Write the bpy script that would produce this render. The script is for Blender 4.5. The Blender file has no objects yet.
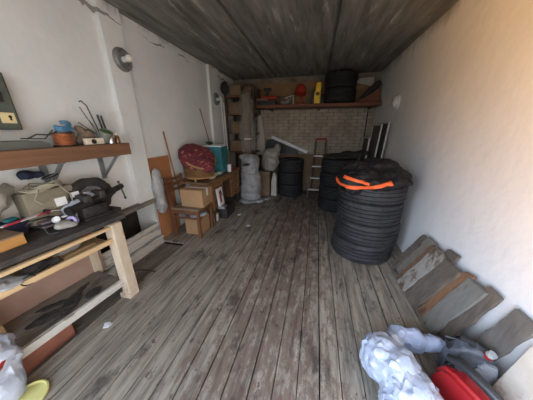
import bpy, bmesh, math, random
from mathutils import Vector, Matrix, Euler, noise
from mathutils.bvhtree import BVHTree
random.seed(7)
PI = math.pi
scn = bpy.context.scene
C = scn.collection
V = Vector

# ------------------------------------------------------------------ materials
MATS = {}
def mat(name, c1, c2=None, scale=6, rough=.7, bump=.15, stretch=(1, 1, 1), metal=0, c3=None, s3=2.5, t3=.62,
        alpha=1, detail=6, spec=.4, dist=.01, bscale=None, trans=0, seam=None):
    if name in MATS: return MATS[name]
    m = bpy.data.materials.new(name); m.use_nodes = True
    nt = m.node_tree; N = nt.nodes; L = nt.links
    b = N['Principled BSDF']
    b.inputs['Roughness'].default_value = rough
    b.inputs['Metallic'].default_value = metal
    b.inputs['Specular IOR Level'].default_value = spec
    b.inputs['Alpha'].default_value = alpha
    if trans: b.inputs['Transmission Weight'].default_value = trans
    tc = N.new('ShaderNodeTexCoord'); mp = N.new('ShaderNodeMapping')
    mp.inputs['Scale'].default_value = stretch
    L.new(tc.outputs['Object'], mp.inputs['Vector'])
    nz = N.new('ShaderNodeTexNoise'); nz.inputs['Scale'].default_value = scale
    nz.inputs['Detail'].default_value = detail; nz.inputs['Roughness'].default_value = .65
    L.new(mp.outputs['Vector'], nz.inputs['Vector'])
    rp = N.new('ShaderNodeValToRGB'); e = rp.color_ramp.elements
    c2 = c2 or c1
    e[0].position = .33; e[0].color = (*c1, 1); e[1].position = .67; e[1].color = (*c2, 1)
    L.new(nz.outputs['Fac'], rp.inputs['Fac'])
    out = rp.outputs['Color']
    if c3:
        n3 = N.new('ShaderNodeTexNoise'); n3.inputs['Scale'].default_value = s3
        n3.inputs['Detail'].default_value = 8; n3.inputs['Roughness'].default_value = .7
        L.new(mp.outputs['Vector'], n3.inputs['Vector'])
        r3 = N.new('ShaderNodeValToRGB'); r3.color_ramp.elements[0].position = t3 - .04
        r3.color_ramp.elements[1].position = t3 + .04
        L.new(n3.outputs['Fac'], r3.inputs['Fac'])
        mx = N.new('ShaderNodeMix'); mx.data_type = 'RGBA'
        L.new(r3.outputs['Color'], mx.inputs['Factor']); L.new(out, mx.inputs['A'])
        mx.inputs['B'].default_value = (*c3, 1); out = mx.outputs['Result']
    L.new(out, b.inputs['Base Color'])
    if bump:
        nb = N.new('ShaderNodeTexNoise'); nb.inputs['Scale'].default_value = bscale or scale * 3
        nb.inputs['Detail'].default_value = 5
        L.new(mp.outputs['Vector'], nb.inputs['Vector'])
        bp = N.new('ShaderNodeBump'); bp.inputs['Strength'].default_value = bump
        bp.inputs['Distance'].default_value = dist
        L.new(nb.outputs['Fac'], bp.inputs['Height']); L.new(bp.outputs['Normal'], b.inputs['Normal'])
    MATS[name] = m
    return m

plaster = mat('white_plaster', (.63, .66, .66), (.71, .735, .73), 2.2, .9, .35, c3=(.60, .595, .57), s3=1.6, t3=.66, dist=.012, bscale=9)
plaster_r = mat('right_plaster', (.74, .73, .70), (.80, .785, .75), 1.8, .9, .4, c3=(.62, .59, .54), s3=1.7, t3=.68, dist=.012, bscale=9)
concrete = mat('ceiling_concrete', (.11, .107, .095), (.27, .265, .24), 1.9, .95, .7, (4.5, .55, 1), c3=(.42, .41, .38), s3=2.3, t3=.62, dist=.015)
def dirt(m, z0, z1, col, amt, scale=3.5, crack=0):
    """soot and old leak stains creeping down from the top of a wall"""
    nt = m.node_tree; N = nt.nodes; L = nt.links; b = N['Principled BSDF']; src = b.inputs['Base Color'].links[0].from_socket
    tc = N.new('ShaderNodeTexCoord'); sx = N.new('ShaderNodeSeparateXYZ'); L.new(tc.outputs['Object'], sx.inputs[0])
    mr = N.new('ShaderNodeMapRange'); mr.inputs['From Min'].default_value = z0; mr.inputs['From Max'].default_value = z1
    mr.inputs['To Min'].default_value = -.35; mr.inputs['To Max'].default_value = .35
    L.new(sx.outputs['Z'], mr.inputs['Value'])
    mp = N.new('ShaderNodeMapping'); mp.inputs['Scale'].default_value = (1, 1.6, .7); L.new(tc.outputs['Object'], mp.inputs['Vector'])
    n = N.new('ShaderNodeTexNoise'); n.inputs['Scale'].default_value = scale; n.inputs['Detail'].default_value = 8; n.inputs['Roughness'].default_value = .65; L.new(mp.outputs[0], n.inputs['Vector'])
    a = N.new('ShaderNodeMath'); a.operation = 'ADD'; L.new(mr.outputs[0], a.inputs[0]); L.new(n.outputs['Fac'], a.inputs[1])
    r = N.new('ShaderNodeMapRange'); r.interpolation_type = 'SMOOTHSTEP'; r.inputs['From Min'].default_value = .5; r.inputs['From Max'].default_value = .85; r.inputs['To Max'].default_value = amt
    L.new(a.outputs[0], r.inputs['Value'])
    fac = r.outputs[0]
    if crack:   # a broken crack running along the wall under the ceiling
        n5 = N.new('ShaderNodeTexNoise'); n5.inputs['Scale'].default_value = 5; n5.inputs['Detail'].default_value = 6; L.new(tc.outputs['Object'], n5.inputs['Vector'])
        k = N.new('ShaderNodeMath'); k.operation = 'MULTIPLY_ADD'; L.new(n5.outputs['Fac'], k.inputs[0]); k.inputs[1].default_value = .16; L.new(sx.outputs['Z'], k.inputs[2])
        d = N.new('ShaderNodeMath'); d.operation = 'SUBTRACT'; L.new(k.outputs[0], d.inputs[0]); d.inputs[1].default_value = crack
        ab = N.new('ShaderNodeMath'); ab.operation = 'ABSOLUTE'; L.new(d.outputs[0], ab.inputs[0])
        n6 = N.new('ShaderNodeTexNoise'); n6.inputs['Scale'].default_value = 2.7; n6.inputs['Detail'].default_value = 5; L.new(tc.outputs['Object'], n6.inputs['Vector'])
        wd = N.new('ShaderNodeMapRange'); wd.inputs['From Min'].default_value = .46; wd.inputs['From Max'].default_value = .68; wd.inputs['To Min'].default_value = 0; wd.inputs['To Max'].default_value = .028; L.new(n6.outputs['Fac'], wd.inputs['Value'])
        lt = N.new('ShaderNodeMath'); lt.operation = 'LESS_THAN'; L.new(ab.outputs[0], lt.inputs[0]); L.new(wd.outputs[0], lt.inputs[1])
        l2 = N.new('ShaderNodeMath'); l2.operation = 'MULTIPLY'; l2.inputs[1].default_value = .8; L.new(lt.outputs[0], l2.inputs[0])
        mm = N.new('ShaderNodeMath'); mm.operation = 'MAXIMUM'; L.new(l2.outputs[0], mm.inputs[0]); L.new(fac, mm.inputs[1]); fac = mm.outputs[0]
    mx = N.new('ShaderNodeMix'); mx.data_type = 'RGBA'; L.new(fac, mx.inputs['Factor']); L.new(src, mx.inputs['A']); mx.inputs['B'].default_value = (*col, 1)
    L.new(mx.outputs['Result'], b.inputs['Base Color'])
dirt(plaster, 2.36, 2.78, (.17, .155, .14), .7, crack=2.63)
dirt(plaster_r, 2.1, 2.85, (.20, .185, .165), .8, 2.0)
void_m = mat('void_shade', (.012, .01, .009), (.03, .025, .02), 8, 1, .3)  # near-black, so recess and holes carry their shade in the colour
brown_old = mat('old_brown_board', (.12, .06, .032), (.22, .11, .06), 5, .75, .2, (1, .25, 4))
pine = mat('raw_pine', (.46, .31, .16), (.60, .43, .24), 7, .75, .2, (4, .5, 4), c3=(.30, .19, .1), s3=4, t3=.66)
pine_pale = mat('pale_scuffed_pine', (.52, .42, .30), (.62, .53, .41), 10, .8, .3, (2, 2, .6), c3=(.36, .22, .14), s3=7, t3=.6)
white_board = mat('peeling_white_paint', (.46, .45, .41), (.62, .6, .55), 9, .85, .4, (2, .5, 5), c3=(.22, .19, .15), s3=9, t3=.57)
grey_board = mat('weathered_board', (.13, .115, .095), (.24, .215, .18), 6, .85, .4, (5, .6, 1), c3=(.07, .06, .05), s3=3, t3=.6)
bench_dark = mat('oily_bench_top', (.030, .027, .025), (.085, .075, .068), 8, .7, .3, (2, 1, 1))
black_rub = mat('dusty_rubber', (.012, .012, .013), (.03, .03, .031), 7, .75, .3, (1, 1, 3), spec=.35)
black_rub2 = mat('tyre_rubber', (.012, .013, .015), (.046, .046, .047), 5, .65, .25, (1, 1, 4), spec=.5)
iron = mat('old_iron', (.035, .033, .032), (.09, .085, .08), 14, .55, .3, metal=.5)
iron_blk = mat('black_iron', (.012, .012, .012), (.045, .042, .04), 14, .5, .3, metal=.3)
galv = mat('galvanised_steel', (.18, .2, .21), (.32, .35, .36), 10, .5, .1, metal=.5)
alum = mat('aluminium', (.5, .5, .49), (.62, .62, .6), 8, .45, .05, metal=.6)
def facets(m, scale, strength, dist=.02):
    """fold creases in thin plastic: voronoi facets drive the bump"""
    nt = m.node_tree; N = nt.nodes; L = nt.links; b = N['Principled BSDF']
    tc = N.new('ShaderNodeTexCoord'); nz = N.new('ShaderNodeTexNoise'); nz.inputs['Scale'].default_value = scale * .5
    L.new(tc.outputs['Object'], nz.inputs['Vector'])
    ad = N.new('ShaderNodeVectorMath'); ad.operation = 'MULTIPLY_ADD'; L.new(nz.outputs['Color'], ad.inputs[0]); ad.inputs[1].default_value = (.12,) * 3; L.new(tc.outputs['Object'], ad.inputs[2])
    v = N.new('ShaderNodeTexVoronoi'); v.inputs['Scale'].default_value = scale; L.new(ad.outputs[0], v.inputs['Vector'])
    bp = N.new('ShaderNodeBump'); bp.inputs['Strength'].default_value = strength; bp.inputs['Distance'].default_value = dist
    L.new(v.outputs['Distance'], bp.inputs['Height']); L.new(bp.outputs['Normal'], b.inputs['Normal'])
    return m
film_white = mat('white_plastic_film', (.42, .46, .53), (.58, .63, .71), 4, .38, .3, alpha=.86, spec=.5, dist=.006)
film_grey = mat('cloudy_plastic_film', (.31, .315, .31), (.47, .475, .47), 5, .35, .3, alpha=.72, spec=.6, dist=.006)
film_clear = mat('clear_plastic_film', (.40, .38, .34), (.55, .52, .48), 5, .15, .4, alpha=.26, spec=.8, dist=.01)
film_olive = mat('smoky_plastic_film', (.24, .23, .19), (.36, .34, .29), 5, .35, .3, alpha=.85, spec=.6)
film_bag = mat('thin_bag_film', (.34, .39, .48), (.50, .56, .66), 4, .3, .3, alpha=.8, spec=.6)
for _m in (film_bag, film_white, film_grey, film_clear, film_olive): facets(_m, 15, .55)
FILMS = [film_bag, film_white, film_grey, film_clear, film_olive]
cardb = mat('cardboard', (.33, .20, .10), (.40, .25, .13), 3, .85, .08, c3=(.28, .165, .08), s3=2.2, t3=.66)
cardb_d = mat('dull_cardboard', (.17, .115, .07), (.26, .18, .11), 3, .9, .08)
tape_m = mat('pale_tape', (.62, .62, .62), (.7, .7, .7), 8, .4, 0)
desk_w = mat('desk_veneer', (.18, .088, .036), (.28, .145, .062), 5, .55, .1, (1, .5, 4))
desk_d = mat('dark_brown_wood', (.05, .028, .015), (.08, .04, .02), 5, .7, 0)  # plain dark brown for pedestals, knobs, legs and rack posts
chair_w = mat('chair_brown_wood', (.11, .045, .022), (.17, .075, .038), 6, .5, .1, (1, 1, .3))
seat_w = mat('worn_seat', (.16, .12, .08), (.25, .19, .13), 6, .6, .1)
ply_m = mat('orange_hardboard', (.30, .12, .05), (.38, .17, .075), 2.5, .7, .05, (1, 1, .4))
red_brown = mat('red_brown_board', (.22, .085, .055), (.31, .13, .085), 6, .85, .3, (1, .4, 1))
stick_m = mat('stick_wood', (.25, .13, .06), (.35, .2, .1), 9, .8, .1)
green_grey = mat('grey_green_enamel', (.06, .072, .062), (.09, .105, .09), 4, .5, .06)
cream = mat('cream_plate', (.6, .5, .25), (.68, .58, .32), 5, .5, 0)
black_pl = mat('black_plastic', (.014, .014, .015), (.03, .03, .032), 8, .45, .05)
copper = mat('copper_wire', (.42, .17, .085), (.60, .27, .14), 20, .38, .1, metal=.7)
blue_pl = mat('blue_plastic', (.06, .16, .28), (.1, .24, .38), 8, .4, .05)
rust_cloth = mat('rust_brown_cloth', (.13, .09, .065), (.22, .165, .12), 10, .9, .3)
green_p = mat('green_fluff', (.02, .075, .015), (.07, .17, .035), 30, .8, .5)
ivory = mat('ivory_plastic', (.60, .54, .42), (.68, .62, .5), 6, .5, 0)
silver = mat('bright_tin', (.45, .46, .48), (.62, .63, .65), 12, .3, .02, metal=.8)
amber = mat('brown_glass', (.10, .032, .012), (.17, .06, .02), 5, .2, 0, spec=.7)
olive = mat('olive_beige_enamel', (.17, .15, .105), (.24, .215, .155), 7, .55, .1)
navy = mat('navy_cloth', (.008, .010, .025), (.016, .02, .045), 10, .85, .3)
red_m = mat('red_plastic', (.27, .010, .014), (.36, .017, .018), 4, .38, .04, spec=.5)
red_dim = mat('dull_red_plastic', (.36, .03, .02), (.46, .045, .03), 4, .5, .04)
white_pl = mat('white_plastic', (.66, .68, .7), (.76, .78, .8), 4, .4, .03)
purple = mat('lilac_plastic', (.3, .28, .5), (.4, .38, .62), 4, .4, 0)
orange_w = mat('orange_varnished_wood', (.42, .20, .055), (.56, .29, .09), 6, .5, .1, (4, .4, 4))
box_lid = mat('brown_box_lid', (.16, .1, .06), (.26, .18, .12), 6, .7, .1, (4, .4, 4))
sponge = mat('grey_rag', (.26, .25, .225), (.40, .385, .35), 12, .95, .5)
orange_s = mat('orange_reflex_fabric', (.95, .13, .03), (1, .18, .045), 8, .6, .05)
bag_blk = mat('black_nylon', (.008, .008, .009), (.02, .02, .021), 6, .6, .5, spec=.3)
wicker = mat('wicker', (.26, .13, .05), (.48, .27, .12), 45, .7, .8, (1, 1, 3), dist=.01)
teal = mat('teal_box', (.015, .12, .15), (.03, .19, .22), 4, .6, .05)
papers = mat('printed_cloth', (.30, .36, .27), (.5, .52, .45), 12, .8, .2, c3=(.1, .22, .1), s3=14, t3=.56)
yellow = mat('yellow_plastic', (.85, .55, .02), (.95, .66, .04), 4, .4, .03)
brick_p = mat('dirty_white_brick', (.32, .28, .22), (.50, .45, .36), 3.5, .9, .3, c3=(.17, .14, .10), s3=2.8, t3=.66)
brick_b = mat('bare_brown_board', (.22, .135, .07), (.35, .22, .12), 3, .9, .3, (1, 1, 2))
shelf_red = mat('reddish_shelf', (.14, .05, .028), (.20, .075, .04), 5, .6, .1, (.4, 2, 2))
boot_m = mat('brown_leather', (.14, .045, .02), (.24, .085, .04), 6, .55, .1)
dark_cloth = mat('dark_cloth', (.02, .018, .017), (.05, .045, .042), 10, .95, .4)
maroon = mat('maroon_cloth', (.14, .012, .018), (.22, .022, .03), 8, .9, .3)
grey_can = mat('grey_can_plastic', (.075, .085, .10), (.13, .145, .165), 6, .35, .05, spec=.5)
silver_can = mat('silver_can_plastic', (.25, .27, .29), (.36, .38, .4), 6, .3, .05, metal=.2)
lid_y = mat('yellow_green_plastic', (.62, .60, .22), (.70, .67, .30), 5, .5, .05)
pale_panel = mat('pale_cracked_panel', (.52, .46, .37), (.66, .60, .50), 5, .85, .25, c3=(.36, .26, .17), s3=3.2, t3=.58)
screen_m = mat('dark_mesh_panel', (.09, .08, .06), (.16, .145, .115), 30, .8, .2)
lens_m = mat('frosted_glass', (.66, .64, .6), (.72, .70, .66), 8, .25, 0, spec=.6)
lamp_met = mat('lamp_metal', (.16, .16, .16), (.24, .24, .235), 8, .5, .05, metal=.3)
board_mats = [
    mat('loose_board_a', (0.102, 0.082, 0.061), (0.163, 0.136, 0.105), 6, .85, .4, (5, 5, .7), c3=(0.054, 0.041, 0.031), s3=3, t3=.58),
    mat('loose_board_b', (0.163, 0.146, 0.116), (0.231, 0.211, 0.170), 6, .85, .4, (4, 4, .7), c3=(0.088, 0.068, 0.048), s3=3, t3=.6),
    mat('loose_board_c', (0.150, 0.082, 0.048), (0.218, 0.129, 0.075), 6, .85, .4, (4, 4, .7), c3=(0.068, 0.041, 0.027), s3=3, t3=.6),
    mat('loose_board_d', (0.272, 0.245, 0.204), (0.354, 0.326, 0.286), 5, .85, .4, (3, 3, 1.4), c3=(0.116, 0.082, 0.054), s3=3.5, t3=.52),
    mat('loose_board_e', (0.095, 0.078, 0.061), (0.170, 0.136, 0.102), 5, .85, .4, (3, 3, .8), c3=(0.204, 0.136, 0.082), s3=2.6, t3=.6),
    mat('loose_board_f', (0.204, 0.102, 0.051), (0.258, 0.143, 0.075), 6, .85, .4, (4, 4, .8), c3=(0.095, 0.054, 0.034), s3=3, t3=.58),
    mat('loose_board_g', (0.150, 0.143, 0.122), (0.211, 0.201, 0.170), 4, .85, .4, (3, 3, .8), c3=(0.082, 0.068, 0.054), s3=2.5, t3=.58),
    mat('loose_board_h', (0.116, 0.102, 0.085), (0.184, 0.167, 0.143), 4, .85, .4, (3, 3, .8), c3=(0.245, 0.116, 0.054), s3=2.4, t3=.57),
]

def floor_mat():
    m = bpy.data.materials.new('worn_floor_planks'); m.use_nodes = True
    nt = m.node_tree; N = nt.nodes; L = nt.links; b = N['Principled BSDF']
    b.inputs['Roughness'].default_value = .62; b.inputs['Specular IOR Level'].default_value = .35
    tc = N.new('ShaderNodeTexCoord')
    at = N.new('ShaderNodeAttribute'); at.attribute_name = 'shade'
    mp = N.new('ShaderNodeMapping'); mp.inputs['Scale'].default_value = (9, .8, 1)
    L.new(tc.outputs['Object'], mp.inputs['Vector'])
    add = N.new('ShaderNodeVectorMath'); add.operation = 'MULTIPLY_ADD'
    L.new(at.outputs['Color'], add.inputs[0]); add.inputs[1].default_value = (17, 31, 5); L.new(mp.outputs['Vector'], add.inputs[2])
    n1 = N.new('ShaderNodeTexNoise'); n1.inputs['Scale'].default_value = 2.9; n1.inputs['Detail'].default_value = 9; n1.inputs['Roughness'].default_value = .7
    L.new(add.outputs[0], n1.inputs['Vector'])
    r1 = N.new('ShaderNodeValToRGB'); e = r1.color_ramp.elements
    e[0].position = .3; e[0].color = (.10, .087, .068, 1); e[1].position = .62; e[1].color = (.40, .365, .30, 1)
    L.new(n1.outputs['Fac'], r1.inputs['Fac'])
    # plank to plank difference
    mu = N.new('ShaderNodeMix'); mu.data_type = 'RGBA'; mu.blend_type = 'MULTIPLY'; mu.inputs['Factor'].default_value = 1
    rs = N.new('ShaderNodeValToRGB'); rs.color_ramp.elements[0].color = (.74, .74, .75, 1); rs.color_ramp.elements[1].color = (1.1, 1.07, 1.0, 1)
    L.new(at.outputs['Fac'], rs.inputs['Fac'])
    L.new(r1.outputs['Color'], mu.inputs['A']); L.new(rs.outputs['Color'], mu.inputs['B'])
    # worn red brown paint down the middle
    sx = N.new('ShaderNodeSeparateXYZ'); L.new(tc.outputs['Object'], sx.inputs[0])
    mr = N.new('ShaderNodeMath'); mr.operation = 'ADD'; mr.inputs[1].default_value = .25; L.new(sx.outputs['X'], mr.inputs[0])
    ab = N.new('ShaderNodeMath'); ab.operation = 'ABSOLUTE'; L.new(mr.outputs[0], ab.inputs[0])
    rg = N.new('ShaderNodeMapRange'); rg.inputs['From Min'].default_value = .25; rg.inputs['From Max'].default_value = 1.1
    rg.inputs['To Min'].default_value = .125; rg.inputs['To Max'].default_value = -.16
    L.new(ab.outputs[0], rg.inputs['Value'])
    mp2 = N.new('ShaderNodeMapping'); mp2.inputs['Scale'].default_value = (3.2, 1.5, 1); L.new(tc.outputs['Object'], mp2.inputs['Vector'])
    n2 = N.new('ShaderNodeTexNoise'); n2.inputs['Scale'].default_value = 3.6; n2.inputs['Detail'].default_value = 10; n2.inputs['Roughness'].default_value = .75
    L.new(mp2.outputs['Vector'], n2.inputs['Vector'])
    s = N.new('ShaderNodeMath'); s.operation = 'ADD'; L.new(n2.outputs['Fac'], s.inputs[0]); L.new(rg.outputs[0], s.inputs[1])
    r2 = N.new('ShaderNodeValToRGB'); r2.color_ramp.elements[0].position = .56; r2.color_ramp.elements[1].position = .62
    r2.color_ramp.elements[1].color = (.6, .6, .6, 1)
    L.new(s.outputs[0], r2.inputs['Fac'])
    m2 = N.new('ShaderNodeMix'); m2.data_type = 'RGBA'; L.new(r2.outputs['Color'], m2.inputs['Factor'])
    L.new(mu.outputs['Result'], m2.inputs['A']); m2.inputs['B'].default_value = (.11, .062, .048, 1)
    # dark spills
    n3 = N.new('ShaderNodeTexNoise'); n3.inputs['Scale'].default_value = 3.1; n3.inputs['Detail'].default_value = 8; n3.inputs['Roughness'].default_value = .72
    mp3 = N.new('ShaderNodeMapping'); mp3.inputs['Location'].default_value = (4, 9, 1); mp3.inputs['Scale'].default_value = (1.6, .8, 1)
    L.new(tc.outputs['Object'], mp3.inputs['Vector']); L.new(mp3.outputs['Vector'], n3.inputs['Vector'])
    r3 = N.new('ShaderNodeValToRGB'); r3.color_ramp.elements[0].position = .55; r3.color_ramp.elements[1].position = .63
    r3.color_ramp.elements[1].color = (.8, .8, .8, 1)
    L.new(n3.outputs['Fac'], r3.inputs['Fac'])
    m3 = N.new('ShaderNodeMix'); m3.data_type = 'RGBA'; L.new(r3.outputs['Color'], m3.inputs['Factor'])
    L.new(m2.outputs['Result'], m3.inputs['A']); m3.inputs['B'].default_value = (.05, .045, .04, 1)
    # small near black scabs
    n4 = N.new('ShaderNodeTexNoise'); n4.inputs['Scale'].default_value = 14; n4.inputs['Detail'].default_value = 3
    mp4 = N.new('ShaderNodeMapping'); mp4.inputs['Scale'].default_value = (1.3, .8, 1)
    L.new(tc.outputs['Object'], mp4.inputs['Vector']); L.new(mp4.outputs['Vector'], n4.inputs['Vector'])
    r4 = N.new('ShaderNodeValToRGB'); r4.color_ramp.elements[0].position = .66; r4.color_ramp.elements[1].position = .70
    r4.color_ramp.elements[1].color = (.75, .75, .75, 1)
    L.new(n4.outputs['Fac'], r4.inputs['Fac'])
    m4 = N.new('ShaderNodeMix'); m4.data_type = 'RGBA'; L.new(r4.outputs['Color'], m4.inputs['Factor'])
    L.new(m3.outputs['Result'], m4.inputs['A']); m4.inputs['B'].default_value = (.06, .035, .03, 1)
    L.new(m4.outputs['Result'], b.inputs['Base Color'])
    bp = N.new('ShaderNodeBump'); bp.inputs['Strength'].default_value = .5; bp.inputs['Distance'].default_value = .008
    L.new(n1.outputs['Fac'], bp.inputs['Height']); L.new(bp.outputs['Normal'], b.inputs['Normal'])
    return m
floor_m = floor_mat()

def floral_mat():
    m = bpy.data.materials.new('floral_fabric'); m.use_nodes = True
    nt = m.node_tree; N = nt.nodes; L = nt.links; b = N['Principled BSDF']; b.inputs['Roughness'].default_value = .95
    tc = N.new('ShaderNodeTexCoord')
    n = N.new('ShaderNodeTexNoise'); n.inputs['Scale'].default_value = 14; n.inputs['Detail'].default_value = 3; n.inputs['Distortion'].default_value = 1.2
    L.new(tc.outputs['Object'], n.inputs['Vector'])
    r = N.new('ShaderNodeValToRGB'); r.color_ramp.interpolation = 'LINEAR'; e = r.color_ramp.elements
    e[0].position = .40; e[0].color = (.10, .018, .028, 1); e[1].position = .60; e[1].color = (.17, .022, .03, 1)
    x = e.new(.635); x.color = (.40, .23, .09, 1); x = e.new(.67); x.color = (.30, .16, .06, 1)
    L.new(n.outputs['Fac'], r.inputs['Fac']); L.new(r.outputs['Color'], b.inputs['Base Color'])
    return m
floral = floral_mat()

def stripe_mat(name, ca, cb, scale):
    m = bpy.data.materials.new(name); m.use_nodes = True
    nt = m.node_tree; N = nt.nodes; L = nt.links; b = N['Principled BSDF']; b.inputs['Roughness'].default_value = .4
    tc = N.new('ShaderNodeTexCoord'); sx = N.new('ShaderNodeSeparateXYZ'); L.new(tc.outputs['Object'], sx.inputs[0])
    a = N.new('ShaderNodeMath'); a.operation = 'ADD'; L.new(sx.outputs['Y'], a.inputs[0]); L.new(sx.outputs['X'], a.inputs[1])
    mu = N.new('ShaderNodeMath'); mu.operation = 'MULTIPLY'; mu.inputs[1].default_value = scale; L.new(a.outputs[0], mu.inputs[0])
    fr = N.new('ShaderNodeMath'); fr.operation = 'FRACT'; L.new(mu.outputs[0], fr.inputs[0])
    r = N.new('ShaderNodeValToRGB'); r.color_ramp.interpolation = 'CONSTANT'
    r.color_ramp.elements[0].color = (*ca, 1); r.color_ramp.elements[1].position = .5; r.color_ramp.elements[1].color = (*cb, 1)
    L.new(fr.outputs[0], r.inputs['Fac']); L.new(r.outputs['Color'], b.inputs['Base Color'])
    return m
barrier = stripe_mat('red_white_stripes', (.6, .03, .05), (.75, .72, .74), 6.5)

# ------------------------------------------------------------------ mesh helpers
def box(bm, c, s, rot=(0, 0, 0), bev=0.0):
    M = Matrix.Translation(V(c)) @ Euler(rot).to_matrix().to_4x4()
    r = bmesh.ops.create_cube(bm, size=1, matrix=M @ Matrix.Diagonal((*s, 1)))
    if bev:
        es = list({e for v in r['verts'] for e in v.link_edges})
        bmesh.ops.bevel(bm, geom=es, offset=bev, segments=2, affect='EDGES', profile=.6)
    return bm
def cyl(bm, p0, p1, r0, r1=None, n=16, cap=True):
    p0, p1 = V(p0), V(p1); d = p1 - p0
    M = Matrix.Translation((p0 + p1) / 2) @ d.to_track_quat('Z', 'Y').to_matrix().to_4x4()
    bmesh.ops.create_cone(bm, cap_ends=cap, segments=n, radius1=r0, radius2=r0 if r1 is None else r1, depth=d.length, matrix=M)
    return bm
def tube(bm, pts, r, n=8, closed=False):
    pts = [V(p) for p in pts]; rings = []; m = len(pts)
    for i, p in enumerate(pts):
        a = pts[(i - 1) % m] if (closed or i) else p; b = pts[(i + 1) % m] if (closed or i < m - 1) else p
        t = (b - a).normalized(); up = V((0, 0, 1)) if abs(t.z) < .95 else V((1, 0, 0))
        u = t.cross(up).normalized(); w = t.cross(u)
        rr = r[i] if isinstance(r, (list, tuple)) else r
        rings.append([bm.verts.new(p + (u * math.cos(k * 2 * PI / n) + w * math.sin(k * 2 * PI / n)) * rr) for k in range(n)])
    for i in range(m if closed else m - 1):
        A, B = rings[i], rings[(i + 1) % m]
        for k in range(n): bm.faces.new((A[k], A[(k + 1) % n], B[(k + 1) % n], B[k]))
    if not closed:
        bm.faces.new(rings[0][::-1]); bm.faces.new(rings[-1])
    return bm
def lathe(bm, prof, n=32, M=None, close=False):
    rings = []
    for r, z in prof:
        rings.append([bm.verts.new(V((r * math.cos(k * 2 * PI / n), r * math.sin(k * 2 * PI / n), z))) for k in range(n)])
    m = len(rings)
    for i in range(m if close else m - 1):
        A, B = rings[i], rings[(i + 1) % m]
        for k in range(n): bm.faces.new((A[k], A[(k + 1) % n], B[(k + 1) % n], B[k]))
    if not close:
        if prof[0][0] > 1e-4: bm.faces.new(rings[0][::-1])
        if prof[-1][0] > 1e-4: bm.faces.new(rings[-1])
    if M is not None:
        bmesh.ops.transform(bm, matrix=M, verts=[v for r in rings for v in r])
    return bm
def prism(bm, pts, axis, a, b):
    """outline pts (2D) extruded between a and b along axis"""
    def P(p, t):
        if axis == 0: return (t, p[0], p[1])
        if axis == 1: return (p[0], t, p[1])
        return (p[0], p[1], t)
    A = [bm.verts.new(P(p, a)) for p in pts]; B = [bm.verts.new(P(p, b)) for p in pts]
    bm.faces.new(A); bm.faces.new(B[::-1]); n = len(pts)
    for i in range(n): bm.faces.new((A[i], B[i], B[(i + 1) % n], A[(i + 1) % n]))
    return bm
def BM(): return bmesh.new()
def obj(name, bm, m, parent=None, loc=None, smooth=False, world=False):
    bmesh.ops.recalc_face_normals(bm, faces=bm.faces)
    me = bpy.data.meshes.new(name)
    if world and parent is not None:
        bmesh.ops.translate(bm, verts=bm.verts, vec=-WLOC(parent))
    if parent is None:   # origin at base centre of the thing
        if loc is None:
            xs = [v.co for v in bm.verts]
            lo = V([min(c[i] for c in xs) for i in range(3)]); hi = V([max(c[i] for c in xs) for i in range(3)])
            loc = V(((lo.x + hi.x) / 2, (lo.y + hi.y) / 2, lo.z))
            bmesh.ops.translate(bm, verts=bm.verts, vec=-loc)
    bm.to_mesh(me); bm.free()
    if smooth:
        for p in me.polygons: p.use_smooth = True
        try: me.set_sharp_from_angle(angle=math.radians(45 if smooth is True else smooth))
        except Exception: pass
    me.materials.append(m)
    o = bpy.data.objects.new(name, me); C.objects.link(o)
    if parent is not None: o.parent = parent
    elif loc is not None: o.location = loc
    return o
def WLOC(o):
    l = V((0, 0, 0))
    while o is not None: l = l + V(o.location); o = o.parent
    return l
def thing(name, label, cat, loc=(0, 0, 0), rz=0, group=None):
    o = bpy.data.objects.new(name, None); C.objects.link(o); o.empty_display_size = .05
    o.location = loc; o.rotation_euler = (0, 0, rz); return tag(o, label, cat, group)
def tag(o, label, cat, group=None):
    o['label'] = label; o['category'] = cat
    if group: o['group'] = group
    return o
def struct(name, bm, m, parent=None):
    o = obj(name, bm, m, parent, loc=(0, 0, 0) if parent is None else None)
    if parent is None: o['kind'] = 'structure'
    return o
def dup(root, loc=None, rz=None, label=None, group=None):
    r = root.copy(); C.objects.link(r)
    if loc is not None: r.location = loc
    if rz is not None: r.rotation_euler = (0, 0, rz)
    if label: r['label'] = label
    if group: r['group'] = group
    for ch in list(root.children):
        c = ch.copy(); C.objects.link(c); c.parent = r
        for g in list(ch.children):
            d = g.copy(); C.objects.link(d); d.parent = c
    return r

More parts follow.
